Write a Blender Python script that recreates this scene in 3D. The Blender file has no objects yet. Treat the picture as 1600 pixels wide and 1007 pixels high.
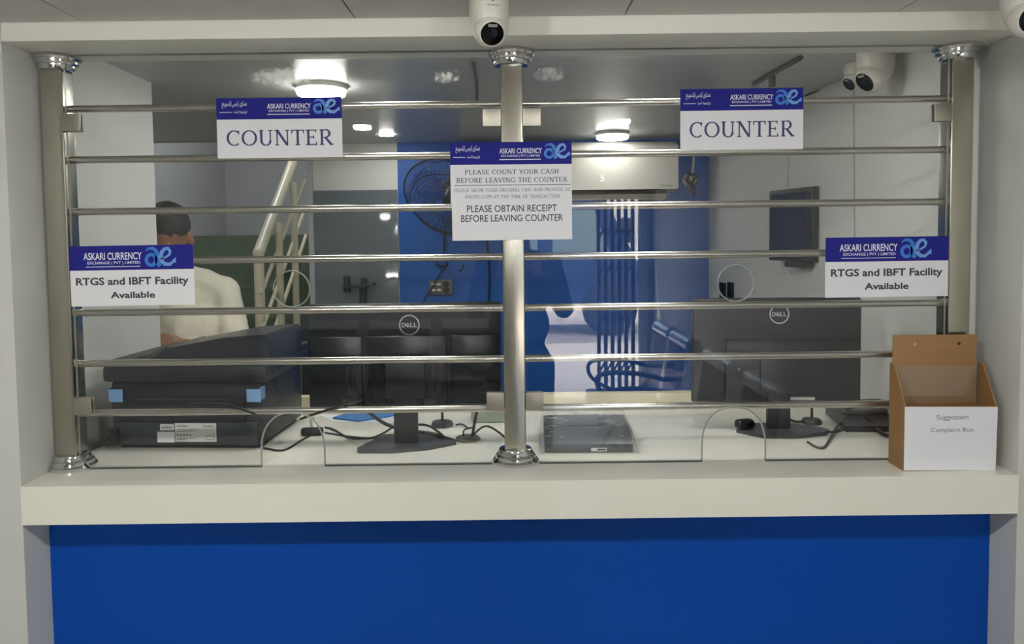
import bpy, bmesh, math, random
from mathutils import Vector, Matrix, noise as mnoise
from mathutils.geometry import tessellate_polygon
PI = math.pi
random.seed(7)
SC = bpy.context.scene
COL = SC.collection

# ------------------------------------------------------------------ camera
FPX, PPX, PPY, PITCH, ROLL, CAMZ = 1150.0, 793.0, 434.0, math.radians(2.8), 0.0118, 1.55
_F = Vector((0, math.cos(PITCH), -math.sin(PITCH)))
_U0 = Vector((0, math.sin(PITCH), math.cos(PITCH)))
_R0 = Vector((1, 0, 0))
_R = _R0 * math.cos(ROLL) - _U0 * math.sin(ROLL)
_U = _U0 * math.cos(ROLL) + _R0 * math.sin(ROLL)
cam_data = bpy.data.cameras.new('camera')
cam_data.sensor_width = 36.0
cam_data.lens = FPX / 1600 * 36
cam_data.shift_x = (800 - PPX) / 1600
cam_data.shift_y = (PPY - 503.5) / 1600
cam_data.clip_start = 0.05
cam = bpy.data.objects.new('camera', cam_data)
COL.objects.link(cam)
M3 = Matrix((_R, _U, -_F)).transposed()
cam.matrix_world = Matrix.Translation((0, 0, CAMZ)) @ M3.to_4x4()
SC.camera = cam


def _ray(px, py):
    return _F + _R * ((px - PPX) / FPX) + _U * ((PPY - py) / FPX)


def at(px, py, y):
    """point of the place seen at that pixel, at distance y"""
    v = _ray(px, py)
    return Vector((0, 0, CAMZ)) + v * (y / v.y)


def atz(px, py, z):
    v = _ray(px, py)
    return Vector((0, 0, CAMZ)) + v * ((z - CAMZ) / v.z)


# ------------------------------------------------------------------ sky, sun, exposure
w = bpy.data.worlds.new('world')
SC.world = w
w.use_nodes = True
nt = w.node_tree
bg = nt.nodes['Background']
sky = nt.nodes.new('ShaderNodeTexSky')
sky.sky_type = 'NISHITA'
sky.sun_disc = False
sky.sun_elevation = math.radians(55)
sky.air_density = 1.5
sky.dust_density = 3.0
nt.links.new(sky.outputs[0], bg.inputs[0])
bg.inputs[1].default_value = 2.2
sun_d = bpy.data.lights.new('sun', 'SUN')
sun_d.energy = 22.0
sun_d.angle = math.radians(0.6)
sun_d.color = (1.0, 0.95, 0.87)
sun = bpy.data.objects.new('sun', sun_d)
COL.objects.link(sun)
sun.location = (-3, -14, 9)
sun.rotation_euler = (math.radians(18), math.radians(-30), 0)
vs = SC.view_settings
vs.view_transform = 'Standard'
vs.look = 'None'
vs.exposure = 0.0
vs.gamma = 1.0
vs.use_curve_mapping = False
SC.cycles.caustics_reflective = False
SC.cycles.caustics_refractive = False
SC.cycles.max_bounces = 8
SC.cycles.transparent_max_bounces = 16
SC.cycles.sample_clamp_indirect = 6.0

# ------------------------------------------------------------------ materials
def lin(c):
    return tuple((x / 255 / 12.92 if x / 255 <= 0.04045 else ((x / 255 + 0.055) / 1.055) ** 2.4) for x in c)


MATS = {}


def mat(name, rgb, rough=0.6, metal=0.0, var=0.06, scale=6.0, bump=0.0, bscale=60.0, stretch=None, spec=0.5, trans=0.0, alpha=1.0):
    if name in MATS:
        return MATS[name]
    m = bpy.data.materials.new(name)
    m.use_nodes = True
    n, l = m.node_tree.nodes, m.node_tree.links
    b = n['Principled BSDF']
    c = lin(rgb)
    tc = n.new('ShaderNodeTexCoord')
    src = tc.outputs['Object']
    if stretch:
        mp = n.new('ShaderNodeMapping')
        mp.inputs['Scale'].default_value = stretch
        l.new(src, mp.inputs[0])
        src = mp.outputs[0]
    no = n.new('ShaderNodeTexNoise')
    no.inputs['Scale'].default_value = scale
    no.inputs['Detail'].default_value = 3
    l.new(src, no.inputs['Vector'])
    mx = n.new('ShaderNodeMix')
    mx.data_type = 'RGBA'
    mx.inputs['A'].default_value = (*[x * (1 - var) for x in c], 1)
    mx.inputs['B'].default_value = (*[min(1, x * (1 + var)) for x in c], 1)
    l.new(no.outputs['Fac'], mx.inputs['Factor'])
    l.new(mx.outputs['Result'], b.inputs['Base Color'])
    b.inputs['Roughness'].default_value = rough
    b.inputs['Metallic'].default_value = metal
    b.inputs['Specular IOR Level'].default_value = spec
    b.inputs['Alpha'].default_value = alpha
    if bump:
        n2 = n.new('ShaderNodeTexNoise')
        n2.inputs['Scale'].default_value = bscale
        l.new(src, n2.inputs['Vector'])
        bp = n.new('ShaderNodeBump')
        bp.inputs['Strength'].default_value = bump
        bp.inputs['Distance'].default_value = 0.01
        l.new(n2.outputs['Fac'], bp.inputs['Height'])
        l.new(bp.outputs[0], b.inputs['Normal'])
    MATS[name] = m
    return m


def emit(name, rgb, strength):
    if name in MATS:
        return MATS[name]
    m = bpy.data.materials.new(name)
    m.use_nodes = True
    n, l = m.node_tree.nodes, m.node_tree.links
    n.remove(n['Principled BSDF'])
    e = n.new('ShaderNodeEmission')
    e.inputs[0].default_value = (*rgb, 1)
    e.inputs[1].default_value = strength
    l.new(e.outputs[0], n['Material Output'].inputs[0])
    MATS[name] = m
    return m


def clear(name, f0=0.04, tint=(1, 1, 1), rough=0.0, haze=0.0, hazecol=(0.7, 0.7, 0.7), bump=0.0, bscale=30, power=5.0, fmax=0.96):
    """clear sheet: straight see-through, mirror-like by viewing angle (Schlick)"""
    if name in MATS:
        return MATS[name]
    m = bpy.data.materials.new(name)
    m.use_nodes = True
    n, l = m.node_tree.nodes, m.node_tree.links
    n.remove(n['Principled BSDF'])
    out = n['Material Output']
    lw = n.new('ShaderNodeLayerWeight')
    lw.inputs['Blend'].default_value = 0.5
    pw = n.new('ShaderNodeMath'); pw.operation = 'POWER'
    pw.inputs[1].default_value = power
    l.new(lw.outputs['Facing'], pw.inputs[0])
    ma = n.new('ShaderNodeMath'); ma.operation = 'MULTIPLY_ADD'
    ma.inputs[1].default_value = fmax
    ma.inputs[2].default_value = f0
    l.new(pw.outputs[0], ma.inputs[0])
    tr = n.new('ShaderNodeBsdfTransparent')
    tr.inputs[0].default_value = (*tint, 1)
    gl = n.new('ShaderNodeBsdfGlossy')
    gl.inputs['Roughness'].default_value = rough
    if bump:
        n2 = n.new('ShaderNodeTexNoise')
        n2.inputs['Scale'].default_value = bscale
        bp = n.new('ShaderNodeBump')
        bp.inputs['Strength'].default_value = bump
        bp.inputs['Distance'].default_value = 0.02
        l.new(n2.outputs['Fac'], bp.inputs['Height'])
        l.new(bp.outputs[0], gl.inputs['Normal'])
    mix = n.new('ShaderNodeMixShader')
    l.new(ma.outputs[0], mix.inputs[0])
    l.new(tr.outputs[0], mix.inputs[1])
    l.new(gl.outputs[0], mix.inputs[2])
    last = mix
    if haze:
        di = n.new('ShaderNodeBsdfDiffuse')
        di.inputs[0].default_value = (*hazecol, 1)
        m2 = n.new('ShaderNodeMixShader')
        m2.inputs[0].default_value = haze
        l.new(mix.outputs[0], m2.inputs[1])
        l.new(di.outputs[0], m2.inputs[2])
        last = m2
    l.new(last.outputs[0], out.inputs[0])
    MATS[name] = m
    return m


def residue(name):
    """patchy dried white glue film, lets light through"""
    m = bpy.data.materials.new(name)
    m.use_nodes = True
    n, l = m.node_tree.nodes, m.node_tree.links
    n.remove(n['Principled BSDF'])
    tc = n.new('ShaderNodeTexCoord')
    no = n.new('ShaderNodeTexNoise')
    no.inputs['Scale'].default_value = 70
    no.inputs['Detail'].default_value = 8
    l.new(tc.outputs['Object'], no.inputs['Vector'])
    at_ = n.new('ShaderNodeAttribute')
    at_.attribute_name = 'film'
    ad = n.new('ShaderNodeMath'); ad.operation = 'MULTIPLY_ADD'
    ad.inputs[1].default_value = 1.1
    ad.inputs[2].default_value = -0.62
    l.new(at_.outputs['Fac'], ad.inputs[0])
    ad2 = n.new('ShaderNodeMath'); ad2.operation = 'ADD'
    l.new(ad.outputs[0], ad2.inputs[0])
    l.new(no.outputs['Fac'], ad2.inputs[1])
    rp = n.new('ShaderNodeMapRange')
    rp.inputs['From Min'].default_value = 0.50
    rp.inputs['From Max'].default_value = 0.95
    rp.inputs['To Max'].default_value = 0.75
    l.new(ad2.outputs[0], rp.inputs['Value'])
    di = n.new('ShaderNodeBsdfDiffuse'); di.inputs[0].default_value = (0.8, 0.8, 0.76, 1)
    tl = n.new('ShaderNodeBsdfTranslucent'); tl.inputs[0].default_value = (0.85, 0.85, 0.78, 1)
    a = n.new('ShaderNodeMixShader'); a.inputs[0].default_value = 0.6
    l.new(di.outputs[0], a.inputs[1]); l.new(tl.outputs[0], a.inputs[2])
    tr = n.new('ShaderNodeBsdfTransparent')
    mx = n.new('ShaderNodeMixShader')
    l.new(rp.outputs[0], mx.inputs[0]); l.new(tr.outputs[0], mx.inputs[1]); l.new(a.outputs[0], mx.inputs[2])
    l.new(mx.outputs[0], n['Material Output'].inputs[0])
    return m


STEEL = mat('brushed_steel', (192, 188, 175), 0.22, 1.0, 0.10, 5, bump=0.05, bscale=40, stretch=(1, 1, 0.15))
BARS = mat('bar_steel', (200, 197, 188), 0.24, 1.0, 0.05, 5)
CHROME = mat('chrome', (215, 215, 215), 0.12, 1.0, 0.03)
CLAMP = mat('satin_steel', (178, 172, 160), 0.42, 1.0, 0.05, 10)
WALLP = mat('white_paint', (208, 208, 203), 0.55, var=0.03, scale=2.0, bump=0.05, bscale=14)
WALLI = mat('white_wall_panel', (224, 226, 219), 0.45, var=0.02, scale=2.0)
BLUEP = mat('blue_counter_board', (0, 72, 168), 0.5, var=0.06, scale=2.0, spec=.2)
BLUEW = mat('blue_wall_paint', (10, 92, 180), 0.55, var=0.06, scale=2.0)
CREAM = mat('cream_marble', (236, 233, 221), 0.18, var=0.05, scale=4.0)
HEADM = mat('header_board', (240, 240, 230), 0.5, var=0.02)
CEILM = mat('ceiling_tile', (216, 215, 212), 0.7, var=0.03, scale=3)
SEAM = mat('ceiling_seam', (90, 88, 84), 0.8)
FLOORM = mat('floor_tile', (200, 192, 178), 0.25, var=0.06, scale=3)
DARKP = mat('charcoal_plastic', (34, 38, 46), 0.42, var=0.08, scale=10)
DARKG = mat('monitor_plastic', (38, 40, 46), 0.38, var=0.05, scale=10)
BLACKP = mat('black_plastic', (22, 23, 26), 0.4, var=0.08, scale=10)
CABLE = mat('black_cable', (38, 38, 40), 0.45)
PAPER = mat('white_paper', (232, 231, 236), 0.6, var=0.015, scale=8)
NAVY = mat('navy_print', (40, 42, 134), 0.75, var=0.03, spec=.15)
INK = mat('dark_ink', (60, 60, 72), 0.6)
INKB = mat('indigo_ink', (62, 62, 116), 0.6)
INKG = mat('grey_ink', (116, 118, 132), 0.6)
WHITEINK = mat('white_print', (226, 226, 240), 0.6)
LOGO1 = mat('logo_blue', (56, 124, 216), 0.5)
LOGO2 = mat('logo_pale_blue', (110, 160, 226), 0.5)
WHITEPL = mat('white_plastic', (226, 222, 212), 0.35, var=0.02)
LENS = mat('black_lens_glass', (6, 6, 8), 0.08)
MDF = mat('brown_board', (152, 115, 72), 0.5, var=0.10, scale=5, stretch=(1, 1, 6))
CREAMP = mat('cream_paint', (226, 218, 190), 0.4, var=0.05)
GREENM = mat('green_marble', (98, 116, 94), 0.15, var=0.45, scale=7)
GREYW = mat('stairwell_paint', (176, 176, 182), 0.7, var=0.05)
PANELM = mat('grey_glossy_panel', (112, 122, 126), 0.06, var=0.10, scale=1.5)
SKIN = mat('skin', (150, 108, 84), 0.5, var=0.06)
SHIRT = mat('cream_shirt', (224, 218, 200), 0.8, var=0.04, scale=8, bump=0.25, bscale=14)
HAIR = mat('black_hair', (46, 44, 46), 0.6, var=0.4, scale=60, bump=.6, bscale=120)
TROUSER = mat('dark_trousers', (50, 50, 56), 0.8)
TAPE = mat('blue_tape', (132, 172, 220), 0.5)
LABELM = mat('silver_label', (204, 208, 202), 0.4)
FILMB = mat('blue_folder', (52, 126, 198), 0.4)
GLASS = clear('clear_glass', 0.042)
GEDGE = mat('glass_edge', (158, 163, 155), 0.3, var=0.1, scale=10)
WRAP = clear('plastic_wrap', 0.09, haze=0.03, bump=1.0, bscale=32, rough=0.15)
ACRY = clear('clear_acrylic', 0.05, haze=0.04)
RESID = residue('glue_film')
LAMPF = emit('customer_downlight_glow', (0.99, 1.0, 0.95), 1080)
LAMPG = emit('dim_downlight_glow', (1.0, 0.985, 0.96), 620)
LAMPI = emit('staff_panel_glow', (0.985, 1.0, 0.94), 42)
LAMPJ = emit('staff_rear_panel_glow', (0.985, 1.0, 0.94), 15)
LAMPK = emit('staff_front_fill_glow', (0.985, 1.0, 0.94), 50)
LAMPT = emit('stairwell_fill_glow', (0.985, 1.0, 0.96), 210)
TUBEG = emit('fill_tube_glow', (0.99, 1.0, 0.965), 125)
LAMPS = emit('staff_downlight_glow', (1.0, 0.98, 0.95), 100)


def pvc_ceiling():
    m = bpy.data.materials.new('pvc_ceiling_strips')
    m.use_nodes = True
    n, l = m.node_tree.nodes, m.node_tree.links
    b = n['Principled BSDF']
    tc = n.new('ShaderNodeTexCoord')
    wv = n.new('ShaderNodeTexNoise')
    mp = n.new('ShaderNodeMapping')
    mp.inputs['Scale'].default_value = (0.4, 30, 1)
    l.new(tc.outputs['Object'], mp.inputs[0])
    l.new(mp.outputs[0], wv.inputs['Vector'])
    wv.inputs['Scale'].default_value = 2.0
    mx = n.new('ShaderNodeMix'); mx.data_type = 'RGBA'
    mx.inputs['A'].default_value = (*lin((176, 178, 178)), 1)
    mx.inputs['B'].default_value = (*lin((196, 197, 194)), 1)
    l.new(wv.outputs['Fac'], mx.inputs['Factor'])
    l.new(mx.outputs['Result'], b.inputs['Base Color'])
    bp = n.new('ShaderNodeBump'); bp.inputs['Strength'].default_value = 0.12; bp.inputs['Distance'].default_value = 0.01
    l.new(wv.outputs['Fac'], bp.inputs['Height'])
    l.new(bp.outputs[0], b.inputs['Normal'])
    b.inputs['Roughness'].default_value = 0.3
    return m


PVC = pvc_ceiling()

# ------------------------------------------------------------------ mesh helpers
class MB:
    def __init__(self):
        self.bm = bmesh.new()

    def merge(self, b2, matx=None, mi=0):
        if matx is not None:
            b2.transform(matx)
        vm = {}
        for v in b2.verts:
            vm[v] = self.bm.verts.new(v.co)
        for f in b2.faces:
            try:
                nf = self.bm.faces.new([vm[v] for v in f.verts])
                nf.material_index = mi
            except ValueError:
                pass
        b2.free()
        return self

    def box(self, c, s, bev=0.0, rot=None, seg=2, mi=0):
        b = bmesh.new()
        bmesh.ops.create_cube(b, size=1)
        bmesh.ops.scale(b, vec=s, verts=b.verts)
        if bev > 0:
            bmesh.ops.bevel(b, geom=b.edges[:], offset=min(bev, min(s) * 0.49), segments=seg, profile=0.6, affect='EDGES')
        mtx = Matrix.Translation(c)
        if rot is not None:
            mtx = mtx @ rot.to_4x4()
        return self.merge(b, mtx, mi)

    def span(self, a, b, bev=0.0, mi=0):
        """box between two opposite corners"""
        c = [(p + q) / 2 for p, q in zip(a, b)]
        s = [abs(q - p) for p, q in zip(a, b)]
        return self.box(c, s, bev, mi=mi)

    def lathe(self, prof, c=(0, 0, 0), axis=(0, 0, 1), seg=32, mi=0):
        b = bmesh.new()
        rings = []
        for r, z in prof:
            if r < 1e-6:
                rings.append([b.verts.new((0, 0, z))])
            else:
                rings.append([b.verts.new((r * math.cos(2 * PI * k / seg), r * math.sin(2 * PI * k / seg), z)) for k in range(seg)])
        for A, B in zip(rings, rings[1:]):
            for k in range(seg):
                k2 = (k + 1) % seg
                if len(A) == 1 and len(B) == 1:
                    continue
                if len(A) == 1:
                    b.faces.new((A[0], B[k2], B[k])) if False else b.faces.new((A[0], B[k], B[k2]))
                elif len(B) == 1:
                    b.faces.new((A[k], B[0], A[k2]))
                else:
                    b.faces.new((A[k], B[k], B[k2], A[k2]))
        for R in (rings[0], rings[-1]):
            if len(R) > 2:
                b.faces.new(R)
        q = Vector((0, 0, 1)).rotation_difference(Vector(axis).normalized())
        return self.merge(b, Matrix.Translation(c) @ q.to_matrix().to_4x4(), mi)

    def cyl(self, p0, p1, r, r1=None, seg=20, mi=0):
        p0, p1 = Vector(p0), Vector(p1)
        d = p1 - p0
        return self.lathe([(r, 0), (r if r1 is None else r1, d.length)], p0, d, seg, mi)

    def sphere(self, c, r, u=24, v=16, rot=None, mi=0):
        b = bmesh.new()
        bmesh.ops.create_uvsphere(b, u_segments=u, v_segments=v, radius=1)
        s = (r, r, r) if not hasattr(r, '__len__') else r
        bmesh.ops.scale(b, vec=s, verts=b.verts)
        mtx = Matrix.Translation(c)
        if rot is not None:
            mtx = mtx @ rot.to_4x4()
        return self.merge(b, mtx, mi)

    def tube(self, pts, r, seg=10, closed=False, mi=0, smooth=0):
        P = [Vector(p) for p in pts]
        for _ in range(smooth):
            Q = []
            rng = range(len(P) if closed else len(P) - 1)
            if not closed:
                Q.append(P[0])
            for i in rng:
                a, c = P[i], P[(i + 1) % len(P)]
                Q += [a * .75 + c * .25, a * .25 + c * .75]
            if not closed:
                Q.append(P[-1])
            P = Q
        N = len(P)
        rr = r if hasattr(r, '__len__') else [r] * N
        if len(rr) != N:
            rr = [r[0] + (r[-1] - r[0]) * i / (N - 1) for i in range(N)]
        T = []
        for i in range(N):
            if closed:
                t = P[(i + 1) % N] - P[i - 1]
            else:
                t = P[min(i + 1, N - 1)] - P[max(i - 1, 0)]
            T.append(t.normalized())
        up = Vector((0, 0, 1)) if abs(T[0].z) < 0.9 else Vector((1, 0, 0))
        n = (up - T[0] * up.dot(T[0])).normalized()
        b = bmesh.new()
        rings = []
        for i in range(N):
            n = (n - T[i] * n.dot(T[i])).normalized()
            m_ = T[i].cross(n)
            rings.append([b.verts.new(P[i] + (n * math.cos(2 * PI * k / seg) + m_ * math.sin(2 * PI * k / seg)) * rr[i]) for k in range(seg)])
        for i in range(N if closed else N - 1):
            A, B = rings[i], rings[(i + 1) % N]
            for k in range(seg):
                b.faces.new((A[k], A[(k + 1) % seg], B[(k + 1) % seg], B[k]))
        if not closed:
            b.faces.new(rings[0][::-1])
            b.faces.new(rings[-1])
        return self.merge(b, None, mi)

    def prism(self, poly, fn, d0, d1, mi=0, emi=None, holes=()):
        """2-D outline (with holes) swept from d0 to d1; fn(u, v, d) -> point"""
        loops = [list(poly)] + [list(h) for h in holes]
        flat = [p for lp in loops for p in lp]
        tris = tessellate_polygon([[Vector((p[0], p[1], 0)) for p in lp] for lp in loops])
        A = [self.bm.verts.new(fn(p[0], p[1], d0)) for p in flat]
        B = [self.bm.verts.new(fn(p[0], p[1], d1)) for p in flat]
        if len(loops) == 1 and len(poly) < 60 and emi is None:
            for vs_ in (A, B[::-1]):
                f = self.bm.faces.new(vs_)
                f.material_index = mi
        else:
            for t in tris:
                for V in (A, B):
                    f = self.bm.faces.new([V[i] for i in t])
                    f.material_index = mi
        k = 0
        for lp in loops:
            n = len(lp)
            for i in range(n):
                j = (i + 1) % n
                f = self.bm.faces.new((A[k + i], A[k + j], B[k + j], B[k + i]))
                f.material_index = mi if emi is None else emi
            k += n
        return self

    def flat(self, verts, faces, fn):
        V = [self.bm.verts.new(fn(u, v)) for u, v in verts]
        for f in faces:
            try:
                self.bm.faces.new([V[i] for i in f])
            except ValueError:
                pass
        return self

    def build(self, name, material, parent=None, smooth=35, recalc=True, keep=False):
        bm = self.bm
        if recalc:
            bmesh.ops.recalc_face_normals(bm, faces=bm.faces)
        off = Vector((0, 0, 0))
        if parent is None and not keep and len(bm.verts):
            xs = [v.co for v in bm.verts]
            off = Vector(((min(v.x for v in xs) + max(v.x for v in xs)) / 2, (min(v.y for v in xs) + max(v.y for v in xs)) / 2, min(v.z for v in xs)))
            bmesh.ops.translate(bm, verts=bm.verts, vec=-off)
        me = bpy.data.meshes.new(name)
        bm.to_mesh(me)
        bm.free()
        for m_ in (material if isinstance(material, (list, tuple)) else [material]):
            me.materials.append(m_)
        if smooth:
            me.shade_smooth()
            me.set_sharp_from_angle(angle=math.radians(smooth))
        o = bpy.data.objects.new(name, me)
        COL.objects.link(o)
        if parent is not None:
            o.parent = parent
        else:
            o.location = off
        return o


def tag(o, label=None, cat=None, group=None, kind=None):
    for k, v in (('label', label), ('category', cat), ('group', group), ('kind', kind)):
        if v:
            o[k] = v
    return o


def thing(name, label, cat, loc=(0, 0, 0), rz=0.0, group=None):
    o = bpy.data.objects.new(name, None)
    o.empty_display_size = 0.05
    COL.objects.link(o)
    o.location = loc
    o.rotation_euler = (0, 0, rz)
    return tag(o, label, cat, group)


def struct(name, mb, material, **k):
    return tag(mb.build(name, material, None, keep=True, **k), kind='structure')


def copy_tree(o, parent=None):
    c = o.copy()
    COL.objects.link(c)
    if parent is not None:
        c.parent = parent
    for ch in list(o.children):
        copy_tree(ch, c)
    return c


# ------------------------------------------------------------------ lettering
def ribbon(pts, ws):
    """flat stroke of varying width -> (verts, faces)"""
    P = [Vector((p[0], p[1])) for p in pts]
    N = len(P)
    W = ws if hasattr(ws, '__len__') else [ws] * N
    V, Fc = [], []
    for i in range(N):
        t = (P[min(i + 1, N - 1)] - P[max(i - 1, 0)]).normalized()
        nn = Vector((-t.y, t.x)) * (W[i] / 2)
        V += [tuple(P[i] + nn), tuple(P[i] - nn)]
    for i in range(N - 1):
        Fc.append((2 * i, 2 * i + 1, 2 * i + 3, 2 * i + 2))
    return V, Fc


def arc(cx, cy, rx, ry, a0, a1, T, t, n=22):
    pts, ws = [], []
    for i in range(n + 1):
        a = math.radians(a0 + (a1 - a0) * i / n)
        pts.append((cx + rx * math.cos(a), cy + ry * math.sin(a)))
        ws.append(t + (T - t) * abs(math.cos(a)) ** 1.5)
    return pts, ws


def serif_glyph(ch, T=0.13, t=0.05):
    S = []
    st = lambda x, y0=0, y1=1, w=T: S.append(([(x, y0), (x, y1)], w))
    hz = lambda x0, x1, y, w=t: S.append(([(x0, y), (x1, y)], w))
    ft = lambda x, y, h=0.14: S.append(([(x - h, y + (t / 2 if y < .5 else -t / 2)), (x + h, y + (t / 2 if y < .5 else -t / 2))], t))
    dg = lambda a, b, w: S.append(([a, b], w))
    tip = lambda x, y0, y1: S.append(([(x, y0), (x, y1)], [t * .6, t * 1.5]))
    ac = lambda *a: S.append(arc(*a))
    adv = 0.85
    if ch == 'A':
        dg((.08, 0), (.42, 1), t * 1.3); dg((.40, 1), (.80, 0), T); hz(.2, .64, .34); ft(.09, 0); ft(.79, 0); adv = .92
    elif ch == 'B':
        st(.18); ft(.14, 0, .1); ft(.14, 1, .1); hz(.18, .42, 1 - t / 2); hz(.18, .45, .53); hz(.18, .45, t / 2)
        ac(.42, .755, .22, .22, -90, 90, T, t); ac(.45, .275, .26, .25, -90, 90, T, t); adv = .78
    elif ch == 'C':
        ac(.48, .5, .40, .5 - t / 2, 48, 312, T, t); tip(.76, .70, .97); adv = .88
    elif ch == 'G':
        ac(.48, .5, .40, .5 - t / 2, 48, 312, T, t); tip(.76, .70, .97); st(.78, .08, .42); ft(.78, .38, .13); adv = .95
    elif ch == 'D':
        st(.18); ft(.14, 0, .1); ft(.14, 1, .1); hz(.18, .42, 1 - t / 2); hz(.18, .42, t / 2); ac(.42, .5, .40, .5 - t / 2, -90, 90, T, t); adv = .96
    elif ch in 'EF':
        st(.2); ft(.18, 0); ft(.18, 1); hz(.2, .66, 1 - t / 2); hz(.2, .54, .52); tip(.65, .80, 1); tip(.53, .62, .42)
        if ch == 'E':
            hz(.2, .70, t / 2); tip(.69, .22, 0)
        adv = .80 if ch == 'E' else .74
    elif ch == 'H':
        st(.2); st(.74); ft(.2, 0); ft(.2, 1); ft(.74, 0); ft(.74, 1); hz(.2, .74, .52); adv = .98
    elif ch == 'I':
        st(.22); ft(.22, 0); ft(.22, 1); adv = .46
    elif ch == 'L':
        st(.2); ft(.2, 0); ft(.2, 1); hz(.2, .66, t / 2); tip(.65, .26, 0); adv = .74
    elif ch == 'M':
        st(.18, w=t * 1.2); st(.92); dg((.18, 1), (.54, .05), T); dg((.54, .05), (.92, 1), t * 1.2)
        ft(.18, 0, .12); ft(.12, 1, .1); ft(.92, 0); ft(.96, 1, .1); adv = 1.14
    elif ch == 'N':
        st(.18, w=t * 1.2); st(.82, w=t * 1.2); dg((.18, 1), (.80, .02), T); ft(.18, 0, .12); ft(.12, 1, .12); ft(.82, 1, .13); adv = 1.0
    elif ch == 'O':
        ac(.50, .5, .41, .5 - t / 2, 0, 180, T, t); ac(.50, .5, .41, .5 - t / 2, 180, 360, T, t); adv = 1.0
    elif ch in 'PR':
        st(.2); ft(.2, 0); ft(.16, 1, .1); hz(.2, .42, 1 - t / 2); hz(.2, .42, .48); ac(.42, .74, .25, .25, -90, 90, T, t); adv = .76
        if ch == 'R':
            dg((.42, .48), (.80, 0), T); ft(.84, 0, .08); adv = .88
    elif ch == 'S':
        ac(.36, .745, .22, .23, 50, 255, T * .8, t); ac(.36, .255, .25, .23, 75, -130, T * .9, t); dg((.26, .56), (.47, .45), T)
        tip(.56, .76, .97); tip(.12, .26, .03); adv = .70
    elif ch == 'T':
        st(.42); ft(.42, 0, .15); hz(.05, .79, 1 - t / 2); tip(.06, .74, 1); tip(.78, .74, 1); adv = .84
    elif ch == 'U':
        st(.2, .3, 1); st(.76, .3, 1, t * 1.2); ac(.48, .32, .28, .30, 180, 360, T, t); ft(.2, 1); ft(.76, 1, .13); adv = .96
    elif ch == 'V':
        dg((.08, 1), (.44, 0), T); dg((.42, 0), (.78, 1), t * 1.3); ft(.1, 1); ft(.78, 1, .12); adv = .86
    elif ch == 'W':
        dg((.06, 1), (.36, 0), T); dg((.34, 0), (.62, .9), t * 1.3); dg((.60, .95), (.88, 0), T); dg((.86, 0), (1.16, 1), t * 1.3); ft(.08, 1); ft(1.16, 1, .12); adv = 1.22
    elif ch == 'Y':
        dg((.08, 1), (.42, .45), T); dg((.42, .45), (.78, 1), t * 1.3); st(.42, 0, .48); ft(.42, 0); ft(.1, 1, .12); ft(.78, 1, .12); adv = .86
    elif ch == ' ':
        adv = .42
    return S, adv


def serif_text(s, T=0.13, t=0.05, gap=0.04):
    V, Fc, x = [], [], 0.0
    for ch in s:
        S, adv = serif_glyph(ch, T, t)
        for pts, ws in S:
            v, f = ribbon(pts, ws)
            k = len(V)
            V += [(a + x, b) for a, b in v]
            Fc += [tuple(i + k for i in q) for q in f]
        x += adv + gap
    return V, Fc


def sans_text(s, bold=0.0):
    c = bpy.data.curves.new('lettering', 'FONT')
    c.body = s
    c.offset = bold
    c.resolution_u = 3
    o = bpy.data.objects.new('lettering', c)
    COL.objects.link(o)
    dg = bpy.context.evaluated_depsgraph_get()
    me = bpy.data.meshes.new_from_object(o.evaluated_get(dg))
    V = [(v.co.x, v.co.y) for v in me.vertices]
    Fc = [tuple(p.vertices) for p in me.polygons]
    bpy.data.objects.remove(o)
    bpy.data.curves.remove(c)
    bpy.data.meshes.remove(me)
    return V, Fc


def fit(VF, u0, v0, u1, v1, slant=0.0):
    V, Fc = VF[:2]
    if slant:
        V = [(a + b * slant, b) for a, b in V]
    x0, x1 = min(a for a, b in V), max(a for a, b in V)
    y0, y1 = min(b for a, b in V), max(b for a, b in V)
    out = [(u0 + (a - x0) / (x1 - x0) * (u1 - u0), v0 + (b - y0) / (y1 - y0) * (v1 - v0)) for a, b in V]
    return (out, Fc, VF[2] * (v1 - v0)) if len(VF) > 2 else (out, Fc)


def rect(u0, v0, u1, v1):
    return [(u0, v0), (u1, v0), (u1, v1), (u0, v1)], [(0, 1, 2, 3)]


def ring(cx, cy, r0, r1, n=40):
    V = []
    for i in range(n):
        a = 2 * PI * i / n
        V += [(cx + r0 * math.cos(a), cy + r0 * math.sin(a)), (cx + r1 * math.cos(a), cy + r1 * math.sin(a))]
    return V, [(2 * i, 2 * i + 1, (2 * i + 3) % (2 * n), (2 * i + 2) % (2 * n)) for i in range(n)]


def lettering(name, parts, material, parent, fn):
    mb = MB()
    for part in parts:
        V, Fc = part[:2]
        mb.flat(V, Fc, fn)
        if len(part) > 2:           # bolder print: shifted layers, each a hair above the last
            bw_ = part[2] * 1.6
            nr = (fn(1, 0) - fn(0, 0)).cross(fn(0, 1) - fn(0, 0)).normalized() if isinstance(fn(0, 0), Vector) else Vector((0, -1, 0))
            for q, (dx, dy) in enumerate(((-1, 0), (1, 0), (0, .7), (0, -.7))):
                mb.flat([(u + dx * bw_, v + dy * bw_) for u, v in V], Fc, lambda u, v: Vector(fn(u, v)) + nr * 2.5e-5 * (q + 1))
    return mb.build(name, material, parent, smooth=0, recalc=False)


# ================================================================== SETTING
ZC = 1.007          # counter top
ZH = 2.005          # underside of the header
ZF = 2.046          # customer ceiling
ZI = 2.075          # staff ceiling
YB = 3.90           # staff back wall
XL, XR = -1.112, 1.156
CY = -3.75          # customer back wall (street side)

struct('floor', MB().span((-2.7, CY - 0.15, -0.1), (1.9, 7.4, 0)), FLOORM)
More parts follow.
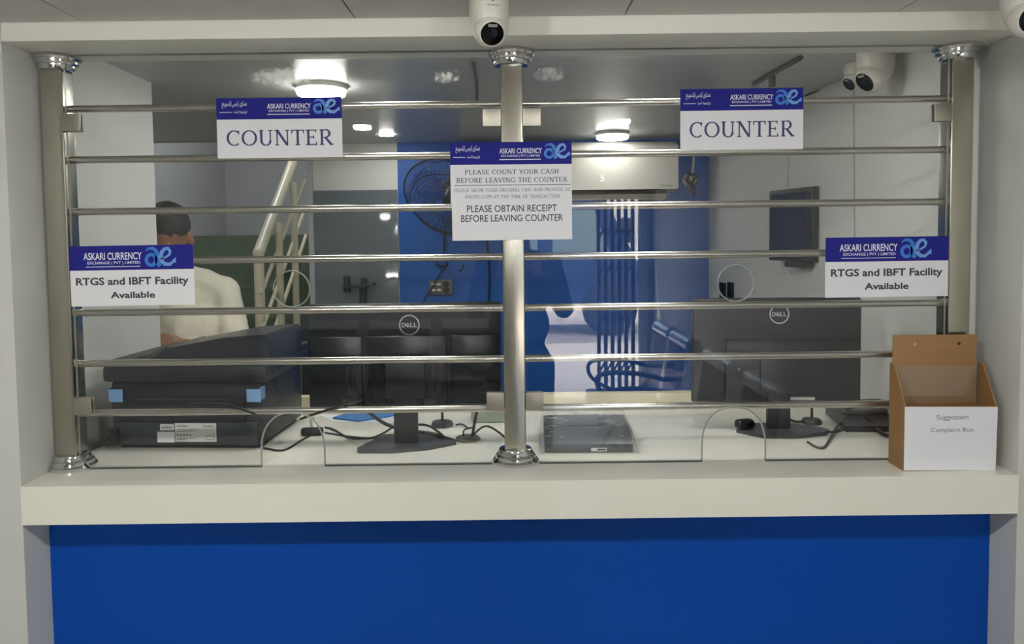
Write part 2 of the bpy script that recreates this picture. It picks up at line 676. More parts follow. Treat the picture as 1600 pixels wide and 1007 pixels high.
# customer side
CUSTW = mat('customer_wall_paint', (164, 166, 162), 0.6, var=0.03, scale=2)
struct('wall_side', MB().span((-1.95, CY, 0), (-1.9, 1.65, 2.2)), CUSTW)
struct('wall_left', MB().span((-1.95, 1.65, 0), (XL, 1.84, 2.2)).span((-1.95, 1.84, 0), (-1.14, 2.40, 2.2)), WALLP)
mb = MB().span((1.45, CY, 0), (1.55, 1.65, 2.2)).span((XR, 1.65, 0), (1.55, 1.85, 2.2))
mb.prism([(1.140, 1.85), (1.55, 1.85), (1.55, 4.0), (1.062, 4.0)], lambda u, v, d: (u, v, d), 0, 2.2)
struct('wall_right', mb, WALLP)
DX0, DX1, DZ = 0.20, 1.36, 2.0
struct('wall_street', MB().span((-1.95, CY - 0.12, 0), (DX0, CY, 2.2)).span((DX1, CY - 0.12, 0), (1.55, CY, 2.2)).span((DX0, CY - 0.12, DZ), (DX1, CY, 2.2)), CUSTW)
struct('door_1', MB().span((DX0 - .03, CY - .13, 0), (DX0 + .03, CY + .02, DZ)).span((DX1 - .04, CY - .13, 0), (DX1 + .02, CY + .02, DZ)).span((DX0 - .03, CY - .13, DZ - .04), (DX1 + .02, CY + .02, DZ + .02)), mat('aluminium_frame', (190, 188, 180), 0.35, 0.8))
# ceiling tiles of the customer side, 0.6 m apart with open joints
mb = MB()
xs = [-1.95, -0.93, -0.33, 0.265, 0.865, 1.6]
ys = [CY, -3.2, -2.6, -2.0, -1.4, -0.8, -0.2, 0.4, 1.03, 1.648]
for i in range(len(xs) - 1):
    for j in range(len(ys) - 1):
        mb.span((xs[i] + .002, ys[j] + .002, ZF), (xs[i + 1] - .002, ys[j + 1] - .002, ZF + .02))
struct('ceiling', mb, CEILM)
struct('ceiling_1', MB().span((-1.95, CY - .1, ZF + .02), (1.6, 1.66, ZF + .05)), SEAM)
# header over the glass
struct('trim_1', MB().span((XL, 1.65, ZH), (XR, 1.842, 2.2), 0.002), HEADM)
# staff side
struct('wall_back', MB().span((-1.03, YB, 0), (1.25, YB + .12, 2.2)).span((-1.03, YB, 0), (-.93, 7.0, 3.3)), WALLI)
mb = MB().span((-.572, YB - .006, 0), (1.066, YB, 2.0745))
struct('wall_blue', mb, BLUEW)
mb = MB().span((-2.7, 1.842, ZI), (1.3, 3.72, ZI + .05)).span((-1.03, 3.72, ZI), (1.3, 4.0, ZI + .05))
struct('ceiling_2', mb, PVC)
struct('wall_stairwell', MB().span((-2.7, 1.9, 0), (-2.62, 7.4, 3.3)).span((-2.7, 6.9, 0), (-.9, 7.0, 3.3)).span((-2.62, 3.72, ZI), (-1.03, 3.80, 3.3)).span((-2.7, 3.7, 3.3), (-.9, 7.0, 3.35)).span((-2.7, 1.85, 0), (-1.9, 1.93, 2.2)), GREYW)
# grey glossy panel on the back wall, left of the blue
struct('trim_2', MB().span((-1.02, YB - .012, 0.2), (-.575, YB, 1.83), .003), PANELM)
struct('trim_3', MB().span((-1.045, YB - .02, 0.0), (-1.018, YB, 2.07), .003), GREYW)

# ================================================================== COUNTER
ctr = thing('service_counter', 'cream stone-topped counter with bright blue front under the glass screen', 'counter', (0, 1.75, 0))
cv = lambda *p: (p[0], p[1] - 1.75, p[2])
MB().prism([(1.645, .918), (2.42, .918), (2.42, ZC), (1.645, ZC)], lambda u, v, d: cv(d, u, v), XL + .001, 1.098).span(cv(1.098, 1.645, .918), cv(XR - .001, 1.848, ZC)).build('worktop', CREAM, ctr)
MB().span(cv(XL + .001, 1.742, 0), cv(1.110, 1.80, .918)).span(cv(1.110, 1.742, 0), cv(XR - .001, 1.80, .918)).build('front_panel', BLUEP, ctr)
MB().span(cv(-1.12, 2.42, .7), cv(1.05, 2.46, 1.042), .003).build('back_ledge', CREAMP, ctr)
for x in (-1.08, 0, 1.04):
    MB().span(cv(x - .02, 2.36, 0), cv(x + .02, 2.42, .918)).build('support', CREAMP, ctr)

# ================================================================== GRILLE (posts + bars) AND GLASS
BZ = [1.882, 1.760, 1.6345, 1.513, 1.388, 1.263, 1.140]
PX_ = [-1.0805, 0.0147, 1.0885]
GY = 1.794          # post / bar axis
GF = 1.7705         # front face of the panes
gr = thing('security_grille', 'polished steel grille of three square posts and seven rows of bars', 'grille', (0, GY, ZC))
for i, x in enumerate(PX_):
    p = MB().box((x, 0, (ZH - ZC) / 2), (.053, .052, ZH - ZC), .005, seg=3).build('post', STEEL, gr)
    prof = [(.056, 0), (.0565, .006), (.053, .010), (.050, .0105), (.0495, .017), (.046, .021), (.043, .0215), (.0425, .028), (.040, .033), (.0375, .034)]
    a = MB().lathe(prof, (x, 0, 0.0005), seg=48)
    a.build('collar', CHROME, p)
    MB().lathe(prof, (x, 0, ZH - ZC - .0005), (0, 0, -1), 48).build('collar', CHROME, p)
    sides = [1] if i == 0 else [-1] if i == 2 else [-1, 1]
    for s in sides:
        for zc in ((1.845 - ZC), (1.163 - ZC)):
            m_ = MB()
            for (ya, yb) in ((GF - .0065, GF - .0003), (GF + .0083, GF + .0128)):
                xa, xb = sorted((x + s * .0275, x + s * .069))
                m_.span((xa, ya - GY, zc - .021), (xb, yb - GY, zc + .021), .002)
            xa, xb = sorted((x + s * .0262, x + s * .0305))
            m_.span((xa, GF - .0063 - GY, zc - .020), (xb, GF + .0126 - GY, zc + .020))
            m_.build('clamp', CLAMP, p)
    MB().cyl((x - .03, -.0, .86), (x + .03, 0, .86), .003).build('set_screw', CHROME, p) if False else None
for k in range(2):
    xa, xb = PX_[k] + .0262, PX_[k + 1] - .0262
    for z in BZ:
        m_ = MB().cyl((xa, 0.002, z - ZC), (xb, 0.002, z - ZC), .0088, seg=24)
        m_.build('bar', BARS, gr)

for k in range(2):
    xa, xb = PX_[k] + .0318, PX_[k + 1] - .0318
    pts_c = atz(457, 727, ZC) if k == 0 else atz(1147, 714, ZC)
    ac_ = at(457, 700, GF).x if k == 0 else at(1147, 700, GF).x     # arch centre
    hw = .0775
    top = at(457, 646, GF).z if k == 0 else at(1147, 637, GF).z
    zb = ZC + .0035
    out = []
    ch = .026
    out += [(xa, zb + ch), (xa + ch, zb)]
    out += [(ac_ - hw, zb)]
    straight = zb + .030
    for i in range(25):
        a = PI - PI * i / 24
        ca, sa = math.cos(a), math.sin(a)
        out.append((ac_ + hw * math.copysign(abs(ca) ** .85, ca), straight + (top - straight) * abs(sa) ** .85))
    out += [(ac_ + hw, zb)]
    out += [(xb - ch, zb), (xb, zb + ch), (xb, ZH - .002), (xa, ZH - .002)]
    hc = at(455, 452, GF) if k == 0 else at(1150, 443, GF)
    hole = [(hc.x + .044 * math.cos(2 * PI * i / 40), hc.z + .044 * math.sin(2 * PI * i / 40)) for i in range(40)]
    m_ = MB().prism(out, lambda u, v, d: (u, d, v), GF, GF + .008, emi=1, holes=[hole])
    g = m_.build('glass_panel', [GLASS, GEDGE], None, smooth=0)
    tag(g, ('left clear glass pane, carrying the sign lit by a round lamp behind it' if k == 0 else 'right clear glass pane, with the brown suggestion box standing before its corner'), 'glass pane', 'panes of the counter screen')
    arch = [(x, z) for x, z in out[2:2 + 27]]
    el_ = MB().tube([(x - g.location.x, GF + .004 - g.location.y, z - g.location.z) for x, z in arch], .0022, 8)
    el_.build('polished_edge', GEDGE, g)
    MB().tube([(x - g.location.x, GF + .004 - g.location.y, z - g.location.z) for x, z in hole], .0018, 8, True).build('polished_edge', GEDGE, g)
    for u0, u1 in ((xa + ch, ac_ - hw), (ac_ + hw, xb - ch)):
        MB().span((u0 - g.location.x, GF - g.location.y, ZC + .0004 - g.location.z), (u1 - g.location.x, GF + .008 - g.location.y, zb - .0001 - g.location.z)).build('bottom_strip', mat('dark_strip', (62, 64, 60), .6), g)  # dark strip along the bottom edge of the pane
    # dried glue film on the back of the pane
    spots = [((360, 96, 500, 142), 1.0), ((664, 100, 724, 138), 0.8)] if k == 0 else [((816, 94, 888, 138), 0.85)]
    for (a0, b0, a1, b1), amt in spots:
        q0, q1 = at(a0, b1, GF + .0084), at(a1, b0, GF + .0084)
        nx, nz = 40, 16
        bm = bmesh.new()
        V = {}
        film = {}
        for i in range(nx + 1):
            for j in range(nz + 1):
                v = bm.verts.new((q0.x + (q1.x - q0.x) * i / nx - g.location.x, GF + .0084 - g.location.y, q0.z + (q1.z - q0.z) * j / nz - g.location.z))
                V[i, j] = v
                ed = min(i / nx, 1 - i / nx) * 5, min(j / nz, 1 - j / nz) * 4
                film[len(film)] = amt * max(0, 1 - (abs(i / nx * 2 - 1.15) ** 2.2 * .75 + abs(j / nz * 2 - 1) ** 2.2 * .9)) + .14 * mnoise.noise(Vector((i * .22, j * .3, 5)))
        for i in range(nx):
            for j in range(nz):
                bm.faces.new((V[i, j], V[i + 1, j], V[i + 1, j + 1], V[i, j + 1]))
        me = bpy.data.meshes.new('glue_residue')
        bm.to_mesh(me)
        bm.free()
        atr = me.attributes.new('film', 'FLOAT', 'POINT')
        for i, v in film.items():
            atr.data[i].value = v
        me.materials.append(RESID)
        o = bpy.data.objects.new('glue_residue', me)
        COL.objects.link(o)
        o.parent = g
        o['label'] = 'whitish dried glue film near the top edge'

# ================================================================== PAPER SIGNS
def sign_frame(px4, y):
    """lower-left corner, unit right, unit up, width, height from the four corners lt, rt, lb, rb"""
    lt, rt, lb, rb = [at(a, b, y) for a, b in px4]
    o = lb
    r = ((rt - lt) + (rb - lb)) / 2
    u = ((lt - lb) + (rt - rb)) / 2
    return o, r.normalized(), (u - r.normalized() * u.dot(r.normalized())).normalized(), r.length, u.length


def make_sign(name, px4, y, label, group, band=None, kind='counter'):
    o, r, u, W, H = sign_frame(px4, y)
    t = thing(name, label, 'sign', o, 0, group)
    nrm = Vector((0, -1, 0))
    P = lambda a, b, d: r * a + u * b + nrm * d
    MB().prism([(0, 0), (W, 0), (W, H), (0, H)], lambda a, b, d: P(a, b, d), 0, .0006).build('sheet', PAPER, t, smooth=0)
    fn1 = lambda a, b: P(a, b, .0009)
    fn2 = lambda a, b: P(a, b, .0012)
    fn3 = lambda a, b: P(a, b, .0014)
    if band:
        bh = H * band
        b = MB().prism([(0, H - bh), (W, H - bh), (W, H), (0, H)], lambda a, b, d: P(a, b, d), .0006, .0009).build('header_band', NAVY, t, smooth=0)
        y0 = H - bh
        if kind == 'rtgs':
            nm = (.115, .42, .585, .72); ex = (.145, .21, .57, .36); ul = (.13, .13, .57, .155); lg = (.60, .10, .86, .92)
        else:
            nm = (.405, .48, .755, .72); ex = (.42, .30, .74, .43); ul = (.405, .20, .745, .235); lg = (.765, .22, .985, .92)
        R = lambda q: (q[0] * W, y0 + q[1] * bh, q[2] * W, y0 + q[3] * bh)
        lettering('company_name', [fit(sans_text('ASKARI CURRENCY', .015), *R(nm)), fit(sans_text('EXCHANGE ( PVT ) LIMITED', .01), *R(ex)), rect(*R(ul))], WHITEINK, b, fn2)
        if kind != 'rtgs':
            ur = ''.join(reversed('\uFECB\uFEB4\uFB91\uFEAE\uFBFC \uFB90\uFEAE\uFEE7\uFEB4\uFBFD \uFE8D\uFBFE\uFB91\uFEB4\uFB7D\uFBFF\uFEE8\uFE9E'))
            ur2 = ''.join(reversed('(\uFB58\uFEAE\uFE8D\uFEF4\uFEEE\uFBFE\uFEE9) \uFEDF\uFEE4\uFBFF\uFB69\uFE91'))
            lettering('urdu_name', [fit(sans_text(ur, .01), *R((.045, .52, .245, .86)), slant=.1), fit(sans_text(ur2, .01), *R((.14, .26, .245, .42))), rect(*R((.025, .32, .125, .345)))], WHITEINK, b, fn2)
        # the joined a-e mark with its swoosh
        u0, v0, u1, v1 = R(lg)
        lw, lh = u1 - u0, v1 - v0
        L = lambda x, y_: (u0 + x * lw, v0 + y_ * lh)
        k = lw * 1.22
        A = []
        A.append(ribbon([L(.23 + .15 * math.cos(a * PI / 12), .36 + .26 * math.sin(a * PI / 12)) for a in range(25)], .085 * k))
        A.append(ribbon([L(.07, .80), L(.16, .93), L(.30, .93), L(.40, .80), L(.42, .5), L(.43, .2), L(.50, .04)], [.03 * k, .06 * k, .085 * k, .10 * k, .12 * k, .12 * k, .09 * k]))
        lettering('logo_letter', A, LOGO1, b, fn2)
        E_ = [ribbon([L(.52, .40), L(.66, .46), L(.80, .60), L(.83, .78), L(.76, .92), L(.66, .90), L(.57, .74), L(.53, .50), L(.56, .28), L(.66, .14), L(.80, .12), L(.92, .26)],
                     [.03 * k, .05 * k, .06 * k, .075 * k, .08 * k, .085 * k, .10 * k, .11 * k, .11 * k, .10 * k, .085 * k, .06 * k])]
        E_.append(([L(.86, .30), L(1.0, .48), L(1.0, .18)], [(0, 2, 1)]))
        lettering('logo_letter', E_, LOGO2, b, fn3)
    return t, fn1, W, H


CT = 'counter signs on the glass'
for px4, lab in ((((338.5, 154.5), (536, 151.5), (340.5, 248), (534, 246.5)), 'white and navy sign reading COUNTER on the left pane, under the bright round lamp'),
                 (((1062.5, 140), (1255, 137), (1063, 235.5), (1254.5, 233)), 'white and navy sign reading COUNTER on the right pane, above the wall television')):
    t, fn, W, H = make_sign('paper_sign', px4, GF - .0003, lab, CT, .355, 'counter')
    lettering('title', [fit(serif_text('COUNTER', .150, .068, .04), .075 * W, .195 * H, .93 * W, .475 * H)], INKB, t, fn)
RG = 'payment facility signs on the glass'
for px4, lab in ((((109.5, 385), (303, 382), (112, 479.5), (305.5, 476)), 'navy and white RTGS and IBFT facility sign beside the left steel post'),
                 (((1290, 372), (1482, 369), (1289, 465.5), (1481, 463)), 'navy and white RTGS and IBFT facility sign above the brown suggestion box')):
    t, fn, W, H = make_sign('paper_sign', px4, GF - .0003, lab, RG, .405, 'rtgs')
    lettering('notice_text', [fit(sans_text('RTGS and IBFT Facility', .028), .045 * W, .31 * H, .955 * W, .475 * H), fit(sans_text('Available', .028), .32 * W, .125 * H, .68 * W, .235 * H)], INK, t, fn)
yn = GY - .026 - .0012
t, fn, W, H = make_sign('paper_notice', ((703, 222.5), (893, 221), (704.5, 319), (893.5, 316.5)), yn, 'navy headed notice asking to count your cash, taped across the centre post', 'notices on the centre post', .365, 'counter')
lettering('notice_text', [fit(serif_text('PLEASE COUNT YOUR CASH', .155, .085, .06), .12 * W, .475 * H, .89 * W, .555 * H),
                          fit(serif_text('BEFORE LEAVING THE COUNTER', .155, .085, .06), .05 * W, .34 * H, .965 * W, .425 * H), rect(.03 * W, .295 * H, .99 * W, .305 * H)], INK, t, fn)
lettering('small_print', [fit(serif_text('PLEASE SHOW YOUR ORIGINAL CNIC AND PROVIDE US', .16, .09, .06), .03 * W, .19 * H, .985 * W, .25 * H),
                          fit(serif_text('PHOTO COPY AT THE TIME OF TRANSACTION', .16, .09, .06), .12 * W, .08 * H, .90 * W, .14 * H)], INKG, t, fn)
t, fn, W, H = make_sign('paper_notice', ((705.5, 313), (893.5, 311), (707, 376.5), (893.5, 373.5)), yn - .0016, 'plain white lower notice asking to obtain receipt, taped under the cash notice', 'notices on the centre post')
lettering('notice_text', [fit(sans_text('PLEASE OBTAIN RECEIPT', .008), .125 * W, .70 * H, .875 * W, .87 * H), fit(sans_text('BEFORE LEAVING COUNTER', .008), .075 * W, .46 * H, .925 * W, .63 * H)], INK, t, fn)

# ================================================================== SECURITY CAMERAS
def turret(loc, label, aim, r=.040, txt=False, group='turret security cameras', drop=0.0):
    """ceiling dome: aim = direction of the lens"""
    loc = (loc[0], loc[1], loc[2] - drop)
    t = thing('security_camera', label, 'camera', loc, 0, group)
    s = r / .040
    prof = [(.038, drop / s), (.0395, drop / s - .002), (.0402, 0), (.0405, -.012), (.0395, -.026), (.036, -.046), (.031, -.058), (.022, -.064), (0, -.065)]
    MB().lathe([(a * s, b * s) for a, b in prof], (0, 0, 0), seg=48).build('housing', WHITEPL, t)
    aim = Vector(aim).normalized()
    c = Vector((0, -.012 * s * 0, -.047 * s)) + aim * .012 * s
    ball = MB()
    pr = []
    R = .034 * s
    for i in range(0, 20):
        a = PI * i / 25
        pr.append((R * math.sin(a), -R * math.cos(a)))
    pr += [(.0255 * s, R * .70), (.0245 * s, R * .68)]
    ball.lathe(pr, c, aim, 48)
    bl = ball.build('eyeball', WHITEPL, t)
    MB().lathe([(.0245 * s, R * .675), (.0235 * s, R * .70), (0, R * .715)], c, aim, 40).build('lens_cover', LENS, bl)
    MB().lathe([(.011 * s, R * .712), (.010 * s, R * .74), (.007 * s, R * .73), (0, R * .722)], c, aim, 24).build('lens', mat('dark_lens_ring', (26, 28, 34), .15), bl)
    up = (Vector((0, 0, 1)) - aim * aim.z).normalized()
    rt = up.cross(-aim).normalized() * -1
    q = c + aim * R * .722 + up * .016 * s
    MB().box(q, (.018 * s, .0008, .0055 * s), 0, Matrix((rt, aim, up)).transposed()).build('infrared_window', mat('pale_print', (150, 150, 146), .4), bl)
    if txt:
        V, Fc = fit(sans_text('HIKVISION', .01), -.0125 * s, -.0135 * s, .0125 * s, -.0105 * s)
        a0 = math.atan2(aim.y, aim.x)
        lettering('maker_mark', [(V, Fc)], mat('grey_print', (90, 90, 92), .5), t, lambda u, v: (.0409 * s * math.cos(a0 + u / .0409 / s), .0409 * s * math.sin(a0 + u / .0409 / s), v))
        MB().cyl((.0405 * s * math.cos(a0), .0405 * s * math.sin(a0), -.002), (.042 * s * math.cos(a0), .042 * s * math.sin(a0), -.002), .0022).build('screw_hole', BLACKP, t)
    return t


turret((-.0305, 1.50, ZF), 'white turret camera with round black lens, above the centre post', (.20, -1, -.62), .0395, True, drop=.022)
turret((1.022, 1.46, ZF), 'white turret camera at the top right, cut off by the picture edge', (-.30, -1, -.45), .047, drop=.012)
turret((at(1368, 92, 2.12).x, 2.12, ZI), 'white turret camera behind the glass near the right post, nearer of two', (-.80, -.22, -.62), .050)
turret((at(1338, 115, 2.26).x, 2.26, ZI), 'smaller white turret camera behind the glass, partly hidden by a nearer one', (-.80, -.22, -.62), .036)

# ================================================================== SUGGESTION BOX
bx0, bx1, by0, by1 = .914, 1.128, 1.683, 1.752
sb = thing('suggestion_box', 'brown open fronted suggestion box on the counter by the right wall', 'box', ((bx0 + bx1) / 2, (by0 + by1) / 2, ZC))
bw, bd = (bx1 - bx0), (by1 - by0)
MB().box((-.002, bd / 2 - .0025, .155), (bw - .014, .005, .308), .003).build('back_panel', MDF, sb)
for s in (-1, 1):
    hs = .242
    MB().prism([(-bd / 2, 0), (bd / 2, 0), (bd / 2, hs), (bd / 2 - .018, hs), (-bd / 2, .150)], lambda u, v, d: (d, u, v), s * (bw / 2) - (0 if s < 0 else .004), s * (bw / 2) + (.004 if s < 0 else 0)).build('side_panel', MDF, sb)
MB().box((0, -bd / 2 + .0025, .075), (bw - .008, .005, .150), 0).build('front_panel', MDF, sb)
MB().box((0, 0, .003), (bw - .008, bd - .01, .006), 0).build('bottom_panel', MDF, sb)
MB().box((-.002, bd / 2 - .010, .190), (bw - .022, .0025, .090), 0).build('acrylic_divider', ACRY, sb)
for x in (-.05, .055):
    MB().cyl((x, bd / 2 - .0062, .287), (x, bd / 2 - .0045, .287), .0035).build('screw_hole', mat('dark_hole', (60, 42, 26), .8) if x > 0 else mat('pale_scuff', (196, 160, 110), .7), sb)
nb = MB().prism([(-bw / 2 - .0005, .002), (bw / 2 - .002, .0), (bw / 2 + .0005, .148), (-bw / 2, .151)], lambda u, v, d: (u, d, v), -bd / 2 - .0012, -bd / 2 - .0004).build('pasted_paper', PAPER, sb, smooth=0)
lettering('printed_words', [fit(sans_text('Suggestion', .009), -.034, .117, .040, .131), fit(sans_text('Complaint Box', .009), -.047, .088, .053, .101)], mat('faded_ink', (136, 136, 150), .7), nb, lambda u, v: (u, -bd / 2 - .0016, v))

# ================================================================== MONITORS
def monitor(loc, rz, label, W, H, zc, panels, foot):
    t = thing('monitor', label, 'monitor', loc, rz, 'computer monitors seen from behind')
    # local frame: back of the monitor faces -y
    MB().box((0, .022, zc), (W, .018, H), .006).build('screen_bezel', BLACKP, t)
    m_ = MB()
    m_.prism([(-W / 2 + .004, -H / 2 + .004), (W / 2 - .004, -H / 2 + .004), (W / 2 - .004, H / 2 - .004), (-W / 2 + .004, H / 2 - .004)], lambda u, v, d: (u, d, v + zc), .002, .014)
    bk = m_.build('back_cover', DARKG, t)
    if panels:
        pt = H * .27
        for a, b in ((-.5 + .005, -.22), (-.205, .215), (.235, .5 - .005)):  # dark panels imitate chair backs mirrored in the pane
            MB().box(((a + b) / 2 * W, -.004, zc - pt / 2 - .002), ((b - a) * W, .013, H - pt - .014), .005).build('raised_panel', mat('mirrored_chair_dark', (28, 30, 36), .25), bk)
    else:
        MB().box((0, -.006, zc - H * .18), (W * .62, .016, H * .58), .007).build('raised_panel', DARKG, bk)
    # neck and foot
    MB().box((0, .0 - .016, zc - H * .22), (.105, .018, .10), .006).build('mount_plate', DARKG, t)
    nw = .064
    nk = MB().box((0, -.012, (zc - H * .2 + .008) / 2), (nw, .022, zc - H * .2 - .008), .006)
    nk.build('neck', DARKG, t)
    MB().prism(foot, lambda u, v, d: (u, v, d), .0005, .010).build('foot', mat('foot_plastic', (66, 68, 74), .35), t)
    yl = -.0005
    lx, lz = (.012 if panels else .006), zc + H / 2 - (.058 if panels else .045)
    r = .0275
    L = [ring(lx, lz, r * .88, r)]
    D_ = fit(sans_text('D', .02), lx - r * .72, lz - r * .22, lx - r * .36, lz + r * .22)
    E0 = sans_text('E', .02)
    ev, ef = fit(E0, -r * .17, -r * .20, r * .17, r * .20)
    ca, sa = math.cos(.7), math.sin(.7)
    E_ = ([(lx - r * .14 + a * ca - b * sa, lz + a * sa + b * ca) for a, b in ev], ef)
    L1 = fit(sans_text('L', .02), lx + r * .09, lz - r * .22, lx + r * .36, lz + r * .22)
    L2 = fit(sans_text('L', .02), lx + r * .43, lz - r * .22, lx + r * .72, lz + r * .22)
    lettering('round_logo', L + [D_, E_, L1, L2], mat('silver_print', (200, 202, 204), .35), bk, lambda u, v: (u, .0012, v))
    return t, bk


mp = atz(634, 702, ZC)
lm = at(625, 560, 1.985)
footL = [(-.125, -.055), (-.118, -.075), (-.03, -.082), (.06, -.062), (.132, -.015), (.128, .010), (.075, .075), (-.07, .078)]
zt, zb_ = at(625, 474, 1.97).z, at(625, 636, 1.97).z
ml, bkl = monitor((at(634, 600, 1.955).x, 1.957, ZC), math.radians(2.5), 'black monitor seen from behind at left of the centre post, three dark panels imitating mirrored chairs', .515, zt - zb_, (zt + zb_) / 2 - ZC, True, footL)
zt, zb_ = at(1200, 467, 2.05).z, at(1200, 632, 2.05).z
footR = [(-.120, -.028), (-.060, -.090), (.03, -.090), (.118, -.055), (.135, -.028), (.12, .0), (.04, .05), (-.05, .045)]
mr, bkr = monitor((at(1214, 600, 2.06).x, 2.06, ZC), math.radians(-3.0), 'dark grey monitor seen from behind beside the brown suggestion box', .47, zt - zb_, (zt + zb_) / 2 - ZC, False, footR)
lettering('label_strip', [rect(.025, (zb_ - ZC) + .012, .10, (zb_ - ZC) + .021)], LABELM, bkr, lambda u, v: (u, -.0146, v))
for dx in (-.09, .005):
    MB().cyl((dx - .02, -.0145, (zb_ - ZC) + .10), (dx - .02, -.016, (zb_ - ZC) + .10), .004).build('screw', CHROME, bkr)

# ================================================================== PRINTER
pa, pb = atz(184, 701, ZC), atz(406, 704, ZC)
pw = (pb - pa).length + .012
pr_ = thing('printer', 'charcoal multifunction printer with blue tape on its back corners', 'printer', ((pa.x + pb.x) / 2 - .003, (pa.y + pb.y) / 2, ZC), math.atan2(pb.y - pa.y, pb.x - pa.x) * .6)
bodyh = at(300, 592, 1.98).z - ZC
PDEP = .33
body = MB().box((0, PDEP / 2, bodyh / 2 + .006), (pw, PDEP, bodyh - .012), .010).box((0, PDEP / 2, .006), (pw - .03, PDEP - .03, .0115), 0).build('body', DARKP, pr_)
lw_ = pw + .036
MB().box((.004, PDEP / 2 + .012, bodyh + .022), (lw_, PDEP + .05, .044), .010).build('scanner_bed', DARKP, pr_)
lid = MB().box((.004, PDEP / 2 + .02, bodyh + .050), (lw_ - .006, PDEP + .04, .014), .006).build('scanner_lid', DARKP, pr_)
# document feeder: wedge on the right of the lid, sloping tray to the left
adf = MB().prism([(-.105, .0), (-.06, .030), (.10, .058), (lw_ / 2 - .01, .066), (lw_ / 2, .05), (lw_ / 2, 0)], lambda u, v, d: (u, d, v + bodyh + .056), .02, PDEP * .86)
adf.build('document_feeder', mat('feeder_plastic', (46, 48, 56), .3), lid)
MB().prism([(-lw_ / 2 + .06, .004), (-.105, .004), (-.06, .030), (-.07, .034), (-.12, .014)], lambda u, v, d: (u, d, v + bodyh + .054), .05, PDEP * .8).build('paper_tray', mat('tray_plastic', (92, 92, 94), .35), lid)
MB().box((0, -.003, bodyh * .60), (pw * .80, .008, bodyh * .36), .003).build('rear_cover', mat('rear_plastic', (30, 33, 40), .35), body)
for z in (.56, .60, .64, .75):
    MB().box((-.01, -.0075, bodyh * z), (pw * .62, .002, .0018), 0).build('vent_slit', mat('slit_plastic', (74, 77, 84), .3), body)
MB().box((0, -.0025, bodyh * .24), (pw * .96, .006, bodyh * .34), .003).build('lower_panel', mat('lower_plastic', (50, 55, 62), .4), body)
lf = lambda u, v: (u, -.0060, v)
for nm_, (u0, v0, u1, v1) in (('rating_label', (-.028, .022, .084, .072)), ('serial_label', (-.068, .053, -.031, .069)), ('white_sticker', (-.077, .020, -.030, .049))):
    lab = MB().prism([(u0, v0), (u1, v0), (u1, v1), (u0, v1)], lambda a, b, d: (a, d, b), -.0062, -.0054).build(nm_, LABELM if nm_ != 'white_sticker' else PAPER, pr_, smooth=0)
    if nm_ == 'rating_label':
        tx = [rect(-.015, .089, .015, .0915), rect(.055, .089, .085, .091), rect(-.015, .080, .04, .0815), rect(-.015, .076, .03, .0775), rect(-.015, .056, .035, .0575), rect(-.015, .0525, .01, .0545)]
        tx += [rect(-.015 + k * .0085, .064, -.0095 + k * .0085, .069) for k in range(5)]
        tx += [rect(.063, .053, .087, .0545), rect(.063, .0625, .087, .064), rect(.063, .053, .0645, .064), rect(.0855, .053, .087, .064)]
        tx = [([(u - .008, v - .026) for u, v in V_], F_) for V_, F_ in tx]
        lettering('printed_lettering', tx, mat('label_ink', (110, 114, 112), .6), lab, lambda u, v: (u, -.0066, v))
    elif nm_ == 'serial_label':
        lettering('printed_lettering', [rect(-.064 + k * .005, .057, -.061 + k * .005, .064) for k in range(6)], mat('label_ink', (110, 114, 112), .6), lab, lambda u, v: (u, -.0066, v))
for s in (-1, 1):
    zt_ = bodyh * .80
    MB().box((s * (pw / 2 - .016), -.0048, zt_), (.038, .0012, .034), 0).box((s * (pw / 2 + .0008), .012, zt_ + .004), (.0012, .034, .034), 0).build('tape', TAPE, body)
m_ = MB().box((-pw / 2 + .014, -.012, bodyh * .20), (.020, .024, .05), .004)
m_.tube([(-pw / 2 + .014, -.012, .04), (-pw / 2 - .012, -.02, .035), (-pw / 2 - .015, -.02, .02), (-pw / 2 + .004, -.02, .016), (-pw / 2 + .012, -.015, .03)], .004, closed=False, smooth=2)
m_.build('power_plug', BLACKP, body)

# ================================================================== WRAPPED BOX, RIGHT OF CENTRE POST
wa, wb = atz(848, 711, ZC), atz(994, 710, ZC)
wp = thing('wrapped_device', 'dark grey flat device wrapped in clear plastic beside the centre post', 'device', ((wa.x + wb.x) / 2, wa.y + .012, ZC), -.03)
ww = (wb - wa).length
dev = MB().prism([(0, 0), (.20, 0), (.20, .050), (.03, .042), (0, .022)], lambda u, v, d: (d, u, v + .001), -ww / 2 + .006, ww / 2 - .006).build('body', mat('device_plastic', (60, 64, 68), .35), wp)
MB().box((.0, .11, .049), (ww * .5, .05, .004), .001).build('raised_top', DARKP, dev)
lettering('sticker', [rect(.006, .004, .046, .013)], PAPER, dev, lambda u, v: (u, -.0006, v))
lettering('sticker_print', [rect(.022, .006, .044, .011)], INK, dev, lambda u, v: (u, -.0009, v))
bm = bmesh.new()
bmesh.ops.create_grid(bm, x_segments=44, y_segments=40, size=1)
for v in bm.verts:
    a, b = v.co.x, v.co.y
    x = a * (ww / 2 + .008)
    s_ = (b + 1) / 2                     # 0 front bottom .. 1 back
    if s_ < .12:
        y, z = -.010 * (1 - s_ / .12) - .004, .002 + .024 * s_ / .12
    else:
        q = (s_ - .12) / .88
        y, z = -.004 + q * .225, .028 + .032 * min(1, q / .15)
    fall = max(0, abs(a) - .9) / .1
    z = z * (1 - fall * .9) + .002 * fall
    nn = mnoise.noise(Vector((x * 30, y * 30, 3))) * .007 + mnoise.noise(Vector((x * 90, y * 60, 9))) * .006
    v.co = Vector((x, y - abs(nn) * .5, max(.0015, z + nn)))
wm = MB()
wm.merge(bm)
